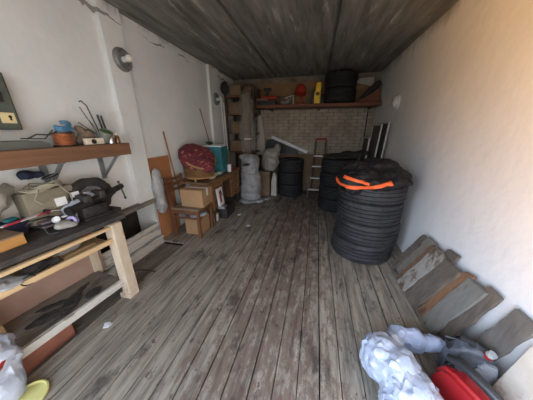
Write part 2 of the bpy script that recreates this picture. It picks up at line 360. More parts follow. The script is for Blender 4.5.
def soft(name, blobs, m, parent=None, voxel=.02, amp=.02, freq=6, floor=None, seed=0, world=True, subs=0, ridge=True, wallx=None, dec=None):
    """crumpled soft volume grown from overlapping ellipsoids (centre, radii[, rot])"""
    bm = BM()
    for b in blobs:
        c, r = b[0], b[1]; rot = b[2] if len(b) > 2 else (0, 0, 0)
        M = Matrix.Translation(V(c)) @ Euler(rot).to_matrix().to_4x4() @ Matrix.Diagonal((*r, 1))
        bmesh.ops.create_icosphere(bm, subdivisions=3, radius=1, matrix=M)
    me = bpy.data.meshes.new('tmp'); bm.to_mesh(me); bm.free()
    o = bpy.data.objects.new('tmp', me); C.objects.link(o)
    md = o.modifiers.new('r', 'REMESH'); md.mode = 'VOXEL'; md.voxel_size = voxel
    sm = o.modifiers.new('s', 'SMOOTH'); sm.iterations = 3; sm.factor = .6
    dg = bpy.context.evaluated_depsgraph_get(); dg.update()
    me2 = bpy.data.meshes.new_from_object(o.evaluated_get(dg))
    bpy.data.objects.remove(o); bpy.data.meshes.remove(me)
    bm = BM(); bm.from_mesh(me2); bpy.data.meshes.remove(me2)
    bm.normal_update(); off = V((seed * 3.7, seed * 1.3, seed * 2.1))
    new = []
    for v in bm.verts:
        p = v.co * freq + off
        a = noise.noise(p); b2 = noise.noise(p * 2.3 + V((5, 2, 9)))
        if ridge:
            w1 = noise.voronoi(p * .8 + V((a, b2, a)) * .6)[0]; w2 = noise.voronoi(p * 2.2)[0]
            d = (.45 - w1[0] * 1.1) * 1.0 + (w2[1] - w2[0] - .25) * .16 + (.3 - abs(b2) * 1.2) * .45
        else: d = a + b2 * .5
        new.append(v.co + v.normal * d * amp)
    for v, q in zip(bm.verts, new):
        if floor is not None and q.z < floor: q.z = floor
        if wallx is not None:
            if wallx < 0 and q.x < wallx: q.x = wallx
            if wallx > 0 and q.x > wallx: q.x = wallx
        v.co = q
    if dec is None and m in FILMS: dec = .3
    if dec:
        me3 = bpy.data.meshes.new('t'); bm.to_mesh(me3); bm.free(); to = bpy.data.objects.new('t', me3); C.objects.link(to)
        dm = to.modifiers.new('d', 'DECIMATE'); dm.ratio = dec
        dg = bpy.context.evaluated_depsgraph_get(); dg.update()
        me4 = bpy.data.meshes.new_from_object(to.evaluated_get(dg)); bpy.data.objects.remove(to); bpy.data.meshes.remove(me3)
        bm = BM(); bm.from_mesh(me4); bpy.data.meshes.remove(me4)
        for v in bm.verts:
            k = v.co * 38; v.co += V((noise.noise(k), noise.noise(k + V((9, 0, 0))), noise.noise(k + V((0, 9, 0))))) * amp * .3
            if floor is not None and v.co.z < floor: v.co.z = floor
    o = obj(name, bm, m, parent, smooth=(34 if dec else 180 if ridge is False else 60), world=(world and parent is not None))
    return o

# ------------------------------------------------------------------ the room
XL, XR, YB, ZC, YF = -2.1, 1.2, 5.26, 2.65, -.55
# floor : planks along the room
random.seed(3)
def planks(bm, x0, x1, y0, y1, w, zt, th=.03, joints=None):
    lay = bm.loops.layers.color.get('shade') or bm.loops.layers.color.new('shade')
    x = x0
    while x < x1 - .01:
        ww = w * random.uniform(.92, 1.08); xe = min(x + ww, x1)
        if x1 - xe < .04: xe = x1
        ys = [y0]; y = y0 + random.uniform(2.2, 4.9)
        if joints and joints[0] < x < joints[1]: y = joints[2]
        while y < y1 - .4: ys.append(y); y += random.uniform(2.6, 4.8)
        ys.append(y1)
        for a, b in zip(ys[:-1], ys[1:]):
            n0 = len(bm.faces); dz = random.uniform(-.003, 0)
            box(bm, ((x + xe) / 2, (a + b) / 2, zt - th / 2 + dz), (xe - x - random.uniform(.003, .010), b - a - .006, th), (0, random.uniform(-.006, .006), 0))
            bm.faces.ensure_lookup_table(); s = random.random()
            for f in bm.faces[n0:]:
                for l in f.loops: l[lay] = (s, random.random() * 0 + s * .7, 1 - s, 1)
        x = xe
bm = BM()
planks(bm, -1.69, XR, YF, YB, .142, 0, joints=(-.35, .12, 2.36))
planks(bm, XL, -1.69, 2.12, YB, .142, 0)
fl = struct('floor', bm, floor_m)
bm = BM(); box(bm, ((XL + XR) / 2, (YF + YB) / 2, -.12), (XR - XL + .6, YB - YF + .4, .06)); struct('floor_substrate', bm, void_m)
bm = BM(); planks(bm, XL - .0, -1.70, YF, 2.11, .15, -.045, .02); struct('floor_sunken_strip', bm, grey_board)

# left wall with the recess near the floor
bm = BM(); t = .3
def wbox(x0, x1, y0, y1, z0, z1, b=bm):
    if z1 == ZC: z1 = ZC + .11
    box(b, ((x0 + x1) / 2, (y0 + y1) / 2, (z0 + z1) / 2), (x1 - x0, y1 - y0, z1 - z0))
wbox(XL - t, XL, YF, 1.15, -.1, ZC); wbox(XL - t, XL, 2.12, YB + .2, -.1, ZC)
wbox(XL - t, XL, 1.15, 2.12, .60, ZC); wbox(XL - t, XL, 1.15, 2.12, -.1, .05)
struct('wall_left', bm, plaster)
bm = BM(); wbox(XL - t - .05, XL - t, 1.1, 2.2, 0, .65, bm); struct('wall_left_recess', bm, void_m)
bm = BM(); wbox(XL, XL + .05, 1.885, 2.12, .60, ZC, bm); struct('trim_1', bm, plaster)
bm = BM(); wbox(XL, XL + .05, 3.93, 4.33, 0, ZC, bm); struct('trim_2', bm, plaster)
bm = BM(); wbox(XR, XR + t, YF, YB + .2, -.1, ZC, bm); struct('wall_right', bm, plaster_r)
# front wall with the open garage door behind the camera
bm = BM(); wbox(XL - .3, -1.75, YF - .2, YF, -.1, ZC, bm); wbox(1.15, XR + .3, YF - .2, YF, -.1, ZC, bm); wbox(-1.75, 1.15, YF - .2, YF, 2.3, ZC, bm)
struct('wall_front', bm, plaster)
# back wall : painted brick courses
bm = BM(); wbox(XL - .3, XR + .3, YB, YB + .25, -.1, ZC, bm)
random.seed(5)
z = .9; row = 0
while z < 2.0:
    x = -1.48 - (row % 2) * .13
    while x < XR - .02:
        x1 = min(x + .25, XR - .005)
        if x1 - x > .04:
            box(bm, ((x + x1) / 2 + .004, YB - .002, z + .036), (x1 - x - .006, .03 + random.uniform(-.004, .004), .069), bev=.003)
        x += .26
    z += .0755; row += 1
wbk = struct('wall_back', bm, mat('dirty_mortar', (.13, .105, .08), (.30, .26, .21), 4, .95, .2))
wbk.data.materials.append(brick_p)
for f in wbk.data.polygons:
    if f.index >= 6: f.material_index = 1
# ceiling : three concrete slabs with gaps
bm = BM()
for a, b in ((XL - .2, -1.03), (-.985, .092), (.135, XR + .2)):
    box(bm, ((a + b) / 2, (YF + YB) / 2, ZC + .06), (b - a, YB - YF + .4, .12), bev=.008)
box(bm, ((XL + XR) / 2, (YF + YB) / 2, ZC + .13), (XR - XL + .4, YB - YF + .4, .04))
for a in (-1.01, .1125): box(bm, (a, (YF + YB) / 2, ZC + .08), (.06, YB - YF + .38, .09))
struct('ceiling', bm, concrete)
# ledge, painted boards under it
bm = BM(); box(bm, (XL + .03, 1.65, .62), (.13, 1.0, .045), bev=.004)
tag(obj('ledge_plank', bm, grey_board), 'grey brown wooden ledge plank capping the black wall recess', 'plank')
bm = BM(); box(bm, (XL + .025, 1.69, .155), (.03, .84, .12), (0, .05, 0), .004); box(bm, (XL + .02, 1.69, .25), (.025, .84, .06), (0, 0, 0), .004)
tag(obj('painted_board', bm, white_board), 'upper peeling white painted board below the black wall recess', 'board')
bm = BM(); box(bm, (XL + .06, 1.69, .03), (.035, .84, .13), (0, .2, 0), .004)
tag(obj('painted_board', bm, white_board), 'lower white painted board at the foot of the black wall recess', 'board')
bm = BM(); tube(bm, [(-2.0, 1.35, -.02), (-1.85, 1.5, .0), (-1.64, 1.5, .012)], .008)
tag(obj('iron_rod', bm, iron), 'thin dark iron rod lying on the floor past the workbench foot', 'rod')

# ------------------------------------------------------------------ workbench
wb = thing('workbench', 'rough wooden workbench with oily dark top against left wall', 'workbench', (-1.85, .6, 0))
WBP = V((-1.6, 1.2, 0)); WBA = -.085
def W(n, c, s, m, rot=(0, 0, 0), p=wb, bev=.004):
    return obj(n, box(BM(), c, s, rot, bev), m, p, world=True)
bm = BM(); box(bm, (-1.84, .68, .775), (.44, 1.24, .04), bev=.006); box(bm, (-1.93, 1.34, .775), (.22, .14, .035), (0, 0, .12), .008)
obj('benchtop', bm, bench_dark, wb, world=True)
W('front_rail', (-1.605, .62, .735), (.03, 1.18, .024), pine)
W('stretcher', (-1.62, .62, .615), (.025, 1.12, .036), pine)
W('leg', (-1.63, 1.185, .36), (.085, .09, .79), pine_pale, (0, 0, .1))
W('leg', (-2.04, 1.18, .36), (.07, .07, .79), pine_pale)
W('leg', (-1.93, .475, .33), (.08, .08, .74), pine)
W('shelf', (-1.84, .60, .585), (.40, 1.10, .02), pine)
bm = BM()
for i, x in enumerate((-1.72, -1.85, -1.98)):
    box(bm, (x, .6, .165 + .004 * i), (.122, 1.14, .022), (0, .01 * i, 0), .003)
obj('bottom_shelf', bm, grey_board, wb, world=True)
W('lower_rail', (-1.635, .56, .175), (.03, 1.22, .06), white_board)
W('back_panel', (-2.03, .7, .36), (.015, 1.1, .42), mat('pinkish_board', (.28, .18, .14), (.36, .25, .2), 4, .8, .1))
W('foot_block', (-1.64, 1.175, .0), (.115, .10, .09), pine_pale, (0, 0, .1))
d0 = V((-1.85, .6, 0)) - WBP; d0.rotate(Euler((0, 0, WBA))); wb.location = WBP + d0; wb.rotation_euler.z = WBA
bm = BM(); box(bm, (-1.80, .60, .02), (.09, .34, .13), (0, 0, -.05), .008)
tag(obj('red_board', bm, red_brown), 'short reddish brown board lying on edge under the workbench', 'board')
# things under the top
def put(n, bm, m, label, cat, group=None, smooth=False): return tag(obj(n, bm, m, smooth=smooth), label, cat, group)
o = soft('plastic_bag', [((-1.74, .42, .655), (.09, .2, .035)), ((-1.70, .58, .64), (.06, .09, .02))], film_grey, voxel=.012, amp=.015, freq=12, floor=.597, seed=2)
tag(o, 'flat pale plastic bag on the narrow shelf under the benchtop', 'bag')
bm = BM(); tube(bm, [(-1.66 + .0, .63 + .035 * math.cos(a), .625 + .027 * math.sin(a)) for a in [k * PI / 8 for k in range(16)]], .005, 6, True)
tube(bm, [(-1.66, .655, .645), (-1.69, .76, .66)], .007)
put('wire_loop', bm, black_pl, 'black wire loop hanging at the edge of the bench shelf', 'wire')
o = soft('motor', [((-1.75, .72, .64), (.05, .07, .042)), ((-1.72, .80, .635), (.03, .04, .03))], dark_cloth, voxel=.01, amp=.012, freq=20, floor=.597, seed=5)
tag(o, 'small black dusty motor on the narrow bench shelf', 'motor')
bm = BM(); box(bm, (-1.69, .95, .607), (.03, .24, .016), (0, 0, .03), .002); box(bm, (-1.75, .97, .607), (.035, .22, .018), (0, 0, -.04), .002)
put('wood_offcut', bm, pine, 'pair of pale wooden slats on the narrow bench shelf', 'offcut')
o = soft('rag', [((-1.80, .93, .63), (.03, .1, .03)), ((-1.82, 1.0, .63), (.03, .04, .025))], sponge, voxel=.01, amp=.015, freq=24, floor=.597, seed=8)
tag(o, 'crumpled grey dusty rag behind the slats under the benchtop', 'rag')
o = soft('rag', [((-1.76, 1.06, .685), (.03, .04, .035))], maroon, voxel=.01, amp=.01, freq=20, seed=9, floor=.65)
tag(o, 'dark red rag tucked under the benchtop near the corner post', 'rag')
o = soft('floor_cloth', [((-1.84, .70, .19), (.055, .12, .012), (0, 0, -.3)), ((-1.80, .84, .19), (.04, .12, .012), (0, 0, .5)), ((-1.76, .97, .19), (.05, .07, .012)), ((-1.88, .93, .19), (.025, .14, .01), (0, 0, .25)), ((-1.93, .78, .19), (.03, .10, .01), (0, 0, -.6))], dark_cloth, voxel=.008, amp=.012, freq=22, floor=.183, seed=3)
tag(o, 'dark oily cloth spread on the bottom shelf of the workbench', 'cloth')
bm = BM(); box(bm, (-1.95, .47, .24), (.10, .12, .1), (0, 0, .1), .003)
put('carton', bm, cardb, 'small cardboard carton on the bottom bench shelf beside its left leg', 'box')

# things on the bench
ZB = .796
wbx = thing('wooden_box', 'flat wooden box with orange varnished side at the benchtop edge', 'box', (-1.93, .60, ZB))
obj('body', box(BM(), (-1.935, .60, ZB + .035), (.27, .3, .065), (0, 0, 0), .003), orange_w, wbx, world=True)
obj('lid', box(BM(), (-1.935, .60, ZB + .073), (.275, .305, .01), (0, 0, 0), .002), box_lid, wbx, world=True)
bm = BM(); pts = [(-1.93, .70 + .04 * i, ZB + .09 + (.012 if i % 2 else .0) + .0 * i) for i in range(11)]
A = []
for i, p in enumerate(pts):
    zz = ZB + (.125 if i < 8 else .125 - .012 * (i - 7))
    x = -1.90 - .004 * i
    A.append((bm.verts.new((x, p[1], zz)), bm.verts.new((x + .045, p[1], zz + .004)), bm.verts.new((x + .045, p[1], zz + .008)), bm.verts.new((x, p[1], zz + .005))))
for a, b in zip(A[:-1], A[1:]):
    for k in range(4): bm.faces.new((a[k], a[(k + 1) % 4], b[(k + 1) % 4], b[k]))
bm.faces.new(A[0][::-1]); bm.faces.new(A[-1])
put('barrier_tape', bm, barrier, 'strip of red and white striped tape lying across the bench', 'tape')
bm = BM(); tube(bm, [(-1.84 + .035 * math.cos(a), .885 + .088 * math.sin(a), ZB + .088 + .04 * math.cos(a + .4)) for a in [k * PI / 14 for k in range(28)]], .007, 8, True)
tube(bm, [(-1.83, .96, ZB + .07), (-1.80, 1.02, ZB + .01), (-1.84, 1.1, ZB + .008)], .006); tube(bm, [(-1.81, .86, ZB + .05), (-1.79, .86, ZB + .007), (-1.76, .9, ZB + .007)], .006)
put('black_cable', bm, black_pl, 'loop of thick black cable standing on the bench by the box', 'cable', smooth=True)
o = soft('rag', [((-1.79, .955, ZB + .035), (.045, .065, .03), (0, .3, .3)), ((-1.76, .985, ZB + .025), (.035, .04, .022))], sponge, voxel=.01, amp=.008, freq=14, floor=ZB, seed=1, ridge=False)
tag(o, 'grey folded rag lying on the benchtop inside the black cable loop', 'rag')
bm = BM(); lathe(bm, [(.022, 0), (.024, .03), (.018, .04), (.018, .055), (.0, .056)], 20, Matrix.Translation((-1.83, .945, ZB + .075)) @ Euler((.3, 1.1, 0)).to_matrix().to_4x4())
put('plastic_plug', bm, white_pl, 'small white plastic plug resting above the grey rag', 'cap', smooth=True)
bm = BM(); lathe(bm, [(.018, 0), (.038, 0), (.038, .03), (.018, .03)], 24, Matrix.Translation((-1.80, 1.03, ZB + .035)) @ Euler((PI / 2 - .3, 0, .5)).to_matrix().to_4x4(), close=True)
put('tape_roll', bm, purple, 'lilac roll of tape on the bench beside the vise', 'tape roll', smooth=True)
bm = BM(); box(bm, (-1.995, .80, ZB + .126), (.035, .06, .02), (0, 0, .3), .004)
put('clip', bm, teal, 'small dark teal clip behind the wooden box lid', 'clip')
# beige metal machine
mc = thing('machine_case', 'olive beige metal machine case with two white windows on the bench', 'machine', (-2.0, 1.02, ZB))
obj('body', box(BM(), (-2.0, 1.03, ZB + .15), (.14, .30, .26), (0, -.05, -.08), .015), olive, mc, world=True, smooth=True)
for y, z, w, h in ((1.06, ZB + .175, .075, .07), (1.165, ZB + .20, .065, .05)):
    f = obj('window_surround', box(BM(), (-1.922, y, z), (.012, w + .02, h + .02), (0, -.05, -.08), .003), black_pl if y > 1.1 else olive, mc, world=True)
    obj('window_pane', box(BM(), (-1.913, y, z), (.008, w - .006, h - .006), (0, -.05, -.08), .002), white_pl, f, world=True)
bm = BM(); cyl(bm, (-1.93, .96, ZB + .13), (-1.90, .955, ZB + .13), .018); cyl(bm, (-1.93, .96, ZB + .09), (-1.91, .96, ZB + .05), .012)
obj('knob', bm, black_pl, mc, world=True, smooth=True)
bm = BM(); box(bm, (-1.93, 1.04, ZB + .045), (.12, .3, .05), (0, 0, -.05), .008); obj('base', bm, mat('mauve_metal', (.12, .09, .1), (.18, .14, .15), 6, .5, .05), mc, world=True)
bm = BM()
for j in range(4):
    tube(bm, [(-1.96 + (.06 + .01 * j) * math.cos(a), 1.0 + (.12 - .012 * j) * math.sin(a) + .01 * j, ZB + .295 + .008 * j + .012 * math.sin(3 * a + j)) for a in [k * PI / 12 for k in range(24)]], .005, 6, True)
tube(bm, [(-1.91, 1.08, ZB + .3), (-1.89, 1.12, ZB + .22), (-1.90, 1.13, ZB + .12), (-1.90, 1.1, ZB + .07)], .005)
tube(bm, [(-1.90, .95, ZB + .3), (-1.88, .90, ZB + .24), (-1.88, .93, ZB + .2), (-1.9, .99, ZB + .2)], .005)
put('cable_coil', bm, mat('khaki_cable', (.3, .27, .19), (.38, .34, .25), 10, .6, 0), 'coil of khaki cable on top of the beige machine', 'cable', smooth=True)
o = soft('cloth_bundle', [((-2.03, .98, ZB + .395), (.04, .05, .04)), ((-2.03, 1.05, ZB + .385), (.035, .04, .025))], navy, voxel=.012, amp=.015, freq=14, seed=4, floor=ZB + .335)
tag(o, 'dark navy cloth bundle behind the cable coil below the shelf', 'cloth')
bm = BM(); tube(bm, [(-1.97 + .03 * math.cos(a), 1.08 + .05 * math.sin(a), ZB + .37 + .012 * math.sin(a)) for a in [k * PI / 10 for k in range(20)]], .006, 6, True)
put('black_ring', bm, black_pl, 'small black ring hanging just under the wall shelf', 'ring', smooth=True)
o = soft('plastic_bag', [((-2.0, .74, ZB + .27), (.08, .12, .09)), ((-2.02, .68, ZB + .17), (.06, .1, .08)), ((-2.0, .82, ZB + .33), (.05, .07, .04))], film_olive, voxel=.015, amp=.03, freq=11, seed=6, floor=ZB, wallx=-2.09)
tag(o, 'grey crumpled plastic bag left of the beige machine', 'bag')
bm = BM(); box(bm, (-2.0, .80, ZB + .06), (.08, .1, .11), (0, 0, .05), .004)
put('storage_bin', bm, navy, 'dark blue bin standing under the grey plastic bag', 'bin')
bm = BM(); box(bm, (-1.99, .62, ZB + .102), (.1, .14, .045), (0, .05, .1), .004)
put('carton', bm, cardb_d, 'small brown carton stacked on the wooden box lid', 'box')
bl = []
for i in range(6): bl.append(((-1.87 + .01 * (i % 2), 1.06 + .045 * i, ZB + .11 + .012 * (i % 3)), (.045, .04, .04)))
o = soft('plastic_wrap', bl + [((-1.9, 1.25, ZB + .15), (.05, .06, .05)), ((-1.9, 1.15, ZB + .06), (.05, .12, .06))], film_white, voxel=.011, amp=.016, freq=18, seed=7, floor=ZB)
tag(o, 'crumpled white plastic wrap between the machine and the vise', 'plastic wrap')
bm = BM(); box(bm, (-1.84, 1.015, ZB + .078), (.02, .05, .012), (0, 0, 0), .003)
put('label_tag', bm, white_pl, 'small white tag lying in front of the machine windows', 'tag')
# vise with a black harness over it
vs = thing('bench_vise', 'black iron bench vise standing at the far end of the bench', 'vise', (-1.82, 1.28, ZB))
bm = BM(); cyl(bm, (-1.80, 1.03, ZB + .115), (-1.84, 1.30, ZB + .14), .032, n=20); cyl(bm, (-1.84, 1.30, ZB + .14), (-1.86, 1.53, ZB + .175), .026, n=20); cyl(bm, (-1.797, 1.015, ZB + .112), (-1.80, 1.04, ZB + .115), .038, n=20)
obj('spindle_tube', bm, iron_blk, vs, world=True, smooth=True)
bm = BM(); box(bm, (-1.83, 1.20, ZB + .055), (.13, .20, .11), (0, 0, -.1), .02); box(bm, (-1.83, 1.20, ZB + .01), (.17, .22, .02), (0, 0, -.1), .004)
obj('base', bm, iron_blk, vs, world=True, smooth=True)
bm = BM(); box(bm, (-1.84, 1.17, ZB + .17), (.12, .06, .06), (0, 0, -.1), .012)
obj('jaw', bm, iron, vs, world=True, smooth=True)
bm = BM(); box(bm, (-1.85, 1.30, ZB + .17), (.12, .05, .07), (0, 0, -.1), .012); obj('jaw', bm, iron, vs, world=True, smooth=True)
bm = BM(); cyl(bm, (-1.865, 1.50, ZB + .17), (-1.868, 1.55, ZB + .178), .024, n=16); cyl(bm, (-1.83, 1.525, ZB + .06), (-1.875, 1.53, ZB + .22), .007, n=10)
bmesh.ops.create_icosphere(bm, subdivisions=2, radius=.012, matrix=Matrix.Translation((-1.83, 1.525, ZB + .06)))
bmesh.ops.create_icosphere(bm, subdivisions=2, radius=.012, matrix=Matrix.Translation((-1.875, 1.53, ZB + .22)))
obj('handle', bm, iron, vs, world=True, smooth=True)
hb = [((-1.95, 1.30 + .16 * math.cos(a), ZB + .15 + .115 * math.sin(a)), (.035, .045, .045)) for a in [k * PI / 15 for k in range(16)]]
hb += [((-1.93, 1.43, ZB + .13), (.035, .10, .05)), ((-1.93, 1.30, ZB + .10), (.04, .18, .045)), ((-1.93, 1.2, ZB + .08), (.04, .06, .08)), ((-1.94, 1.40, ZB + .06), (.04, .06, .06))]
o = soft('tool_bag', hb, dark_cloth, voxel=.013, amp=.018, freq=12, seed=3, floor=ZB)
tag(o, 'black fabric tool bag with arched handle slumped behind the vise', 'bag')

# ------------------------------------------------------------------ wall shelf
sh = thing('wall_shelf', 'thick brown plank shelf on two angled grey brackets on left wall', 'shelf', (-1.97, .9, 1.26))
obj('shelf_board', box(BM(), (-1.955, .83, 1.325), (.29, 1.72, .11), (0, 0, 0), .006), brown_old, sh, world=True)
for y in (1.12, 1.575):
    bm = BM(); box(bm, (-2.09, y, 1.15), (.015, .045, .24), bev=.002); box(bm, (-1.98, y, 1.262), (.24, .045, .012), bev=.002)
    box(bm, (-1.985, y + .002, 1.155), (.012, .03, .29), (0, -2.35 + PI, 0), .001)
    bt = obj('bracket', bm, galv, sh, world=True)
ZS = 1.381
bm = BM(); prism(bm, [(.2, ZS), (1.09, ZS), (1.07, ZS + .03), (1.03, ZS + .05), (.2, ZS + .055)], 0, -2.03, -1.84)
put('grey_case', bm, mat('dull_grey_green', (.075, .08, .07), (.11, .115, .1), 4, .7, .1), 'long flat grey green case lying on the wall shelf', 'case')
bm = BM(); tube(bm, [(-1.92, 1.0, ZS + .06), (-1.9, 1.05, ZS + .09), (-1.9, 1.12, ZS + .085), (-1.91, 1.18, ZS + .11)], .005); tube(bm, [(-1.94, .98, ZS + .065), (-1.9, 1.09, ZS + .06), (-1.9, 1.15, ZS + .12)], .004)
put('wire_scrap', bm, iron, 'bent scrap wires on the flat case beside the copper coil', 'wire')
cc = thing('copper_coil', 'spool of shiny copper wire on the wall shelf', 'spool', (-1.92, 1.215, ZS))
bm = BM(); lathe(bm, [(.06, .006)] + [(.062 + .003 * math.sin(i * 1.6), .008 + .085 * i / 24) for i in range(25)] + [(.05, .095)], 28)
obj('winding', bm, copper, cc, smooth=True)
bm = BM(); lathe(bm, [(.07, 0), (.07, .008)], 28); obj('flange', bm, iron_blk, cc)
obj('flange', lathe(BM(), [(.066, .094), (.066, .102)], 28), iron_blk, cc)
bm = BM(); tube(bm, [(-1.92 + .03 * math.cos(a), 1.235 + .045 * math.sin(a), ZS + .155 + .02 * math.cos(a)) for a in [k * PI / 8 - .6 for k in range(13)]], .014, 8)
box(bm, (-1.92, 1.23, ZS + .125), (.06, .08, .035), (0, 0, .2), .008); box(bm, (-1.91, 1.275, ZS + .125), (.03, .03, .02), (.5, 0, 0), .003)
put('blue_clamp', bm, blue_pl, 'blue plastic clamp resting on top of the copper spool', 'clamp', smooth=True)
bm = BM(); lathe(bm, [(.03, 0), (.03, .08), (.026, .11), (.0, .112)], 20, Matrix.Translation((-1.98, 1.31, ZS)))
put('glass_jar', bm, mat('dusty_glass', (.2, .19, .18), (.3, .29, .27), 8, .25, 0, alpha=.8), 'dusty glass jar behind the ivory socket on the shelf', 'jar', smooth=True)
sk = thing('wall_socket', 'ivory wall socket with round dark hole lying on shelf', 'socket', (-1.87, 1.40, ZS))
obj('housing', box(BM(), (-1.87, 1.40, ZS + .027), (.04, .15, .052), (0, 0, .0), .006), ivory, sk, world=True)
bm = BM(); cyl(bm, (-1.852, 1.385, ZS + .027), (-1.846, 1.385, ZS + .027), .02, n=20); obj('socket_hole', bm, void_m, sk, world=True)
o = soft('brown_rag', [((-1.93, 1.36, ZS + .12), (.03, .05, .03), (-.7, 0, 0)), ((-1.94, 1.41, ZS + .08), (.04, .06, .05), (-.5, 0, 0)), ((-1.95, 1.40, ZS + .04), (.03, .09, .045))], rust_cloth, voxel=.01, amp=.01, freq=14, seed=2, floor=ZS)
tag(o, 'brown crumpled rag leaning against the tin of rods', 'rag')
tn = thing('rod_tin', 'leaning grey tin with green filling and thin bent rods', 'tin', (-1.9, 1.50, ZS))
Mt = Matrix.Translation((-1.9, 1.505, ZS + .012)) @ Euler((-.1, .55, .3)).to_matrix().to_4x4() @ Euler((.25, 0, 0)).to_matrix().to_4x4()
bm = BM(); lathe(bm, [(.032, 0), (.05, .10), (.05, .115), (.044, .115), (.043, .1)], 24, Mt); obj('can', bm, mat('grey_tin', (.16, .17, .15), (.26, .27, .24), 10, .5, .1, metal=.3), tn, world=True, smooth=True)
bm = BM(); lathe(bm, [(.043, .09), (.042, .108), (.02, .112), (0, .113)], 24, Mt); obj('filling', bm, green_p, tn, world=True)
bm = BM(); tube(bm, [(-1.9, 1.49, ZS + .1), (-1.9, 1.44, ZS + .31), (-1.9, 1.405, ZS + .345), (-1.9, 1.39, ZS + .335)], .005, 6)
obj('bent_rod', bm, iron, tn, world=True)
bm = BM(); tube(bm, [(-1.92, 1.485, ZS + .1), (-1.94, 1.41, ZS + .30)], .0035, 6); tube(bm, [(-1.92, 1.48, ZS + .08), (-1.93, 1.36, ZS + .18)], .0035, 6); tube(bm, [(-1.9, 1.49, ZS + .1), (-1.91, 1.42, ZS + .22)], .003, 6)
obj('thin_rod', bm, iron, tn, world=True)
for k, (y, h) in enumerate(((1.555, .25), (1.585, .245))):
    bm = BM(); cyl(bm, (-1.95, y + .03, ZS), (-1.95, y - .005, ZS + h), .008, n=10)
    put('dark_rod', bm, iron_blk, ('left' if k == 0 else 'right') + ' one of two upright dark rods behind the silver can', 'rod')
bm = BM(); lathe(bm, [(.028, 0), (.028, .085), (.02, .098), (.0, .1)], 24, Matrix.Translation((-1.87, 1.555, ZS)))
put('silver_can', bm, silver, 'small silver can on the shelf right of the rod tin', 'can', smooth=True)
for k, (y, h, r) in enumerate(((1.615, .09, .019), (1.652, .075, .02), (1.674, .06, .016))):
    if k == 2: continue
    bt = thing('brown_bottle', 'small brown glass bottle ' + ('next to the silver can' if k == 0 else 'at the far end of the wall shelf'), 'bottle', (-1.86 - .05 * (k == 1), y, ZS), 0, 'brown bottles on the wall shelf')
    obj('bottle_body', lathe(BM(), [(r, 0), (r, h * .6), (r * .5, h * .78), (r * .5, h * .85), (0, h * .85)], 20), amber, bt, smooth=True)
    obj('cap', lathe(BM(), [(r * .62, h * .8), (r * .62, h), (0, h)], 16), ivory if k == 0 else amber, bt, smooth=True)
# electrical cabinet
eb = thing('electrical_cabinet', 'grey green metal cabinet on the left wall above the shelf', 'cabinet', (-2.05, .85, 1.5))
obj('body', box(BM(), (-2.05, .82, 1.675), (.1, .45, .35), (0, 0, 0), .006), green_grey, eb, world=True)
obj('cabinet_door', box(BM(), (-1.996, .82, 1.675), (.012, .43, .33), (0, 0, 0), .004), green_grey, eb, world=True)
obj('lock_plate', box(BM(), (-1.988, .985, 1.575), (.006, .07, .065), (0, 0, 0), .002), cream, eb, world=True)
bm = BM(); cyl(bm, (-1.986, .995, 1.583), (-1.983, .995, 1.583), .009, n=12); box(bm, (-1.984, .995, 1.57), (.003, .009, .02)); obj('keyhole', bm, void_m, eb, world=True)
obj('switch', box(BM(), (-1.984, .975, 1.70), (.015, .035, .06), (0, 0, 0), .002), black_pl, eb, world=True)
# wall lamps
def wall_lamp(loc, ry, label, r=.10, bulb=True, cat='lamp', col=None):
    t = thing('wall_lamp', label, cat, loc); s = 1 if ry > 0 else -1
    M = Euler((0, s * PI / 2, 0)).to_matrix().to_4x4()
    obj('lamp_base', lathe(BM(), [(r * 1.05, 0), (r, .02), (r * .82, .035), (r * .7, .018), (0, .016)], 32, M), col or lamp_met, t, smooth=True)
    if bulb:
        M2 = Matrix.Translation((.02 * s, 0, 0)) @ Euler((0, s * (PI / 2), 0)).to_matrix().to_4x4() @ Euler((.25, 0, 0)).to_matrix().to_4x4()
        obj('socket', lathe(BM(), [(.028, 0), (.026, .04), (0, .041)], 20, M2), white_pl, t, smooth=True)
        obj('bulb', lathe(BM(), [(.014, .035), (.03, .06), (.036, .085), (.028, .11), (0, .12)], 20, M2), lens_m, t, smooth=True)
    return t
wall_lamp((-2.05, 2.045, 2.195), 1, 'round metal lamp with bare bulb on left wall pilaster', .105)
wall_lamp((-2.05, 4.14, 2.09), 1, 'round grey lamp high on the far pilaster of left wall', .11, True)
t = thing('wall_lamp', 'white oval lamp on the right wall near the shelf end', 'lamp', (1.2, 3.88, 1.92))
obj('lamp_base', lathe(BM(), [(.1, 0), (.1, .02), (.085, .025)], 32, Matrix.Diagonal((1, 1, 1.1, 1)) @ Euler((0, -PI / 2, 0)).to_matrix().to_4x4()), white_pl, t, smooth=True)
obj('lamp_glass', lathe(BM(), [(.085, .02), (.078, .05), (.05, .072), (0, .08)], 32, Matrix.Diagonal((1, 1, 1.1, 1)) @ Euler((0, -PI / 2, 0)).to_matrix().to_4x4()), lens_m, t, smooth=True)

# ------------------------------------------------------------------ left middle group
bm = BM(); box(bm, (-2.07, 2.335, .58), (.014, .40, 1.15), (0, -.02, 0), .002)
put('hardboard_panel', bm, ply_m, 'orange brown hardboard panel leaning on left wall behind chair', 'panel')
bm = BM(); tube(bm, [(-2.065, 2.50, 1.48), (-2.075, 2.60, .9), (-2.07, 2.76, 0.01)], .011)
put('wooden_stick', bm, stick_m, 'long thin wooden stick leaning on left wall by hardboard panel', 'stick')
bm = BM(); tube(bm, [(-2.07, 3.52, 1.86), (-2.06, 3.72, 1.3), (-2.05, 3.86, .8)], .011)
put('wooden_stick', bm, stick_m, 'thin dark stick leaning on left wall above the teal box', 'stick')
